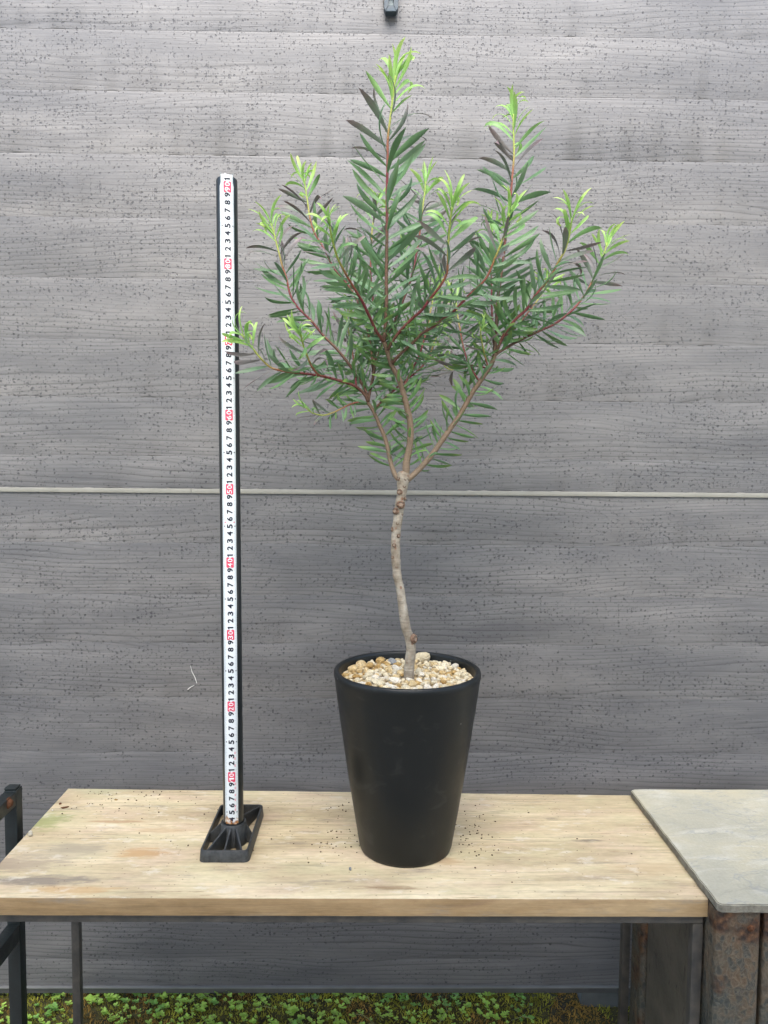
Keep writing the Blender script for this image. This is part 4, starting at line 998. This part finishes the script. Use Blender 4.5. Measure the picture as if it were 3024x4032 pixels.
for i in range(850):
    x = wr_.uniform(-0.80, 0.32); y = wr_.uniform(1.25, 1.385)
    if noise.noise((x*6, y*6, 9)) < -0.22: continue
    P = Vector((x, y, bank_z(x, y))); hgt = wr_.uniform(0.004, 0.017); tilt = Vector((wr_.gauss(0, 0.35), wr_.gauss(-0.35, 0.3), 1)).normalized()
    Tp = P+tilt*hgt; stm.tube([P, P+tilt*hgt*0.5+Vector((wr_.gauss(0, .002), 0, 0)), Tp], [0.0006, 0.0005, 0.0004], 5)
    big = wr_.choice((0.0016, 0.0021, 0.0027, 0.0034)); nl = wr_.choice((4, 5, 6, 6, 8)); mi = 0 if wr_.random() < 0.7 else 1
    mi = 0 if noise.noise((x*15, y*15, 4)) > -0.15 else 1
    for k in range(nl):
        a_ = k*2.4+wr_.uniform(-0.3, 0.3); up = 0.15+0.5*(k/nl)
        X = Vector((math.cos(a_), math.sin(a_), up)).normalized(); Zv = (Vector((0, 0, 1))+tilt*0.5-X*X.z).normalized(); Zv = (Zv-X*Zv.dot(X)).normalized()
        base = P.lerp(Tp, 1.0-0.35*(1-k/nl)); round_leaf(m, base+X*big*0.4, X, Zv, big*wr_.uniform(0.7, 1.1), mi)
for i in range(26):
    x = wr_.uniform(-0.8, 0.55); y = wr_.uniform(1.27, 1.36); P = Vector((x, y, bank_z(x, y)+0.004)); a_ = wr_.uniform(0, 6.28); l_ = wr_.uniform(0.02, 0.05)
    D = Vector((math.cos(a_), 0.3*math.sin(a_), wr_.uniform(0.1, 0.8)))*l_
    stm.tube([P, P+D*0.5+Vector((0, 0, 0.006)), P+D], [0.0007, 0.0006, 0.0004], 5)
wd_ = m.build('ground_cover', [MT['weed'], MT['weed2']], None, smooth=True, angle=180)
uvl = wd_.data.uv_layers.new(name='UVMap')
for l in uvl.data: l.uv = (0.3, 0.25)
tag(wd_, 'bright green round-leaved weeds growing on the bank below the wall', 'weeds', kind='stuff')
so_ = stm.build('weed_stems', mat_simple('weed_stem', (0.22, 0.24, 0.10), 0.7, 0.3, 0.4, 60, 0), None, smooth=True, angle=180); tag(so_, 'thin pale stems of the weeds below the wall', 'stems', kind='stuff')

# ------------------------------------------------------------------ litter on the board
def shard(name, px, py, size, mat, label, cat, seed, stretch=(1, 0.7, 0.5), rot=0):
    P = at_z(px, py, 0.0); me = pebble_mesh(seed, mat); me.name = name; o = bpy.data.objects.new(name, me); COL.objects.link(o)
    o.scale = tuple(size*k for k in stretch); o.rotation_euler = (0, 0, rot); o.location = (P.x, P.y, size*stretch[2]*0.72); return tag(o, label, cat)
shard('stone_chip', 120, 3294, 0.0048, PEB[1], 'pointed cream stone chip on the left edge of the board', 'stone', 501, (0.9, 0.7, 1.2))
shard('stone_chip', 206, 3193, 0.0020, PEB[1], 'tiny white stone chip near the back left edge of the board', 'stone', 502, (1, 0.8, 0.8))
shard('stone_chip', 1379, 3427, 0.0030, PEB[4], 'small grey-brown stone lying on the board left of the pot', 'stone', 503, (0.8, 0.8, 0.9))
shard('bark_chip', 254, 3182, 0.0062, MT['chip'], 'larger reddish brown bark chip on the back left of the board', 'bark chip', 504, (1.25, 0.4, 0.3), 0.4)
shard('bark_chip', 236, 3167, 0.0034, MT['chip'], 'small dark bark chip at the back left edge of the board', 'bark chip', 505, (0.9, 0.7, 0.4), 0.9)
shard('bark_chip', 457, 3151, 0.0026, PEB[3], 'tiny tan bark chip near the back of the board', 'bark chip', 506, (1.3, 0.5, 0.5), 0.1)
cr_ = random.Random(21); m = MB()
def crumb(px, py, s):
    P = at_z(px, py, 0.0); bm = bmesh.new(); bmesh.ops.create_icosphere(bm, subdivisions=1, radius=s)
    vs = [(P.x+v.co.x*cr_.uniform(.7, 1.5), P.y+v.co.y*cr_.uniform(.7, 1.3), 0.0003+s*0.4+v.co.z*0.6) for v in bm.verts]; bm.verts.index_update()
    m.add(vs, [tuple(v.index for v in f.verts) for f in bm.faces]); bm.free()
for cx, cy, sx, sy, n_ in ((1855, 3285, 50, 45, 60), (1340, 3180, 30, 30, 18), (1330, 3300, 50, 30, 28), (560, 3125, 110, 22, 40), (330, 3150, 60, 25, 16), (1200, 3330, 200, 60, 22), (700, 3250, 300, 90, 20), (2100, 3350, 300, 90, 22), (1850, 3180, 60, 30, 8)):
    for _ in range(n_): crumb(cr_.gauss(cx, sx), min(3520, max(3118, cr_.gauss(cy, sy))), cr_.uniform(0.0004, 0.0013))
tag(m.build('soil_crumbs', MT['crumb']), 'dark soil crumbs scattered on the wooden board', 'crumbs', kind='stuff')
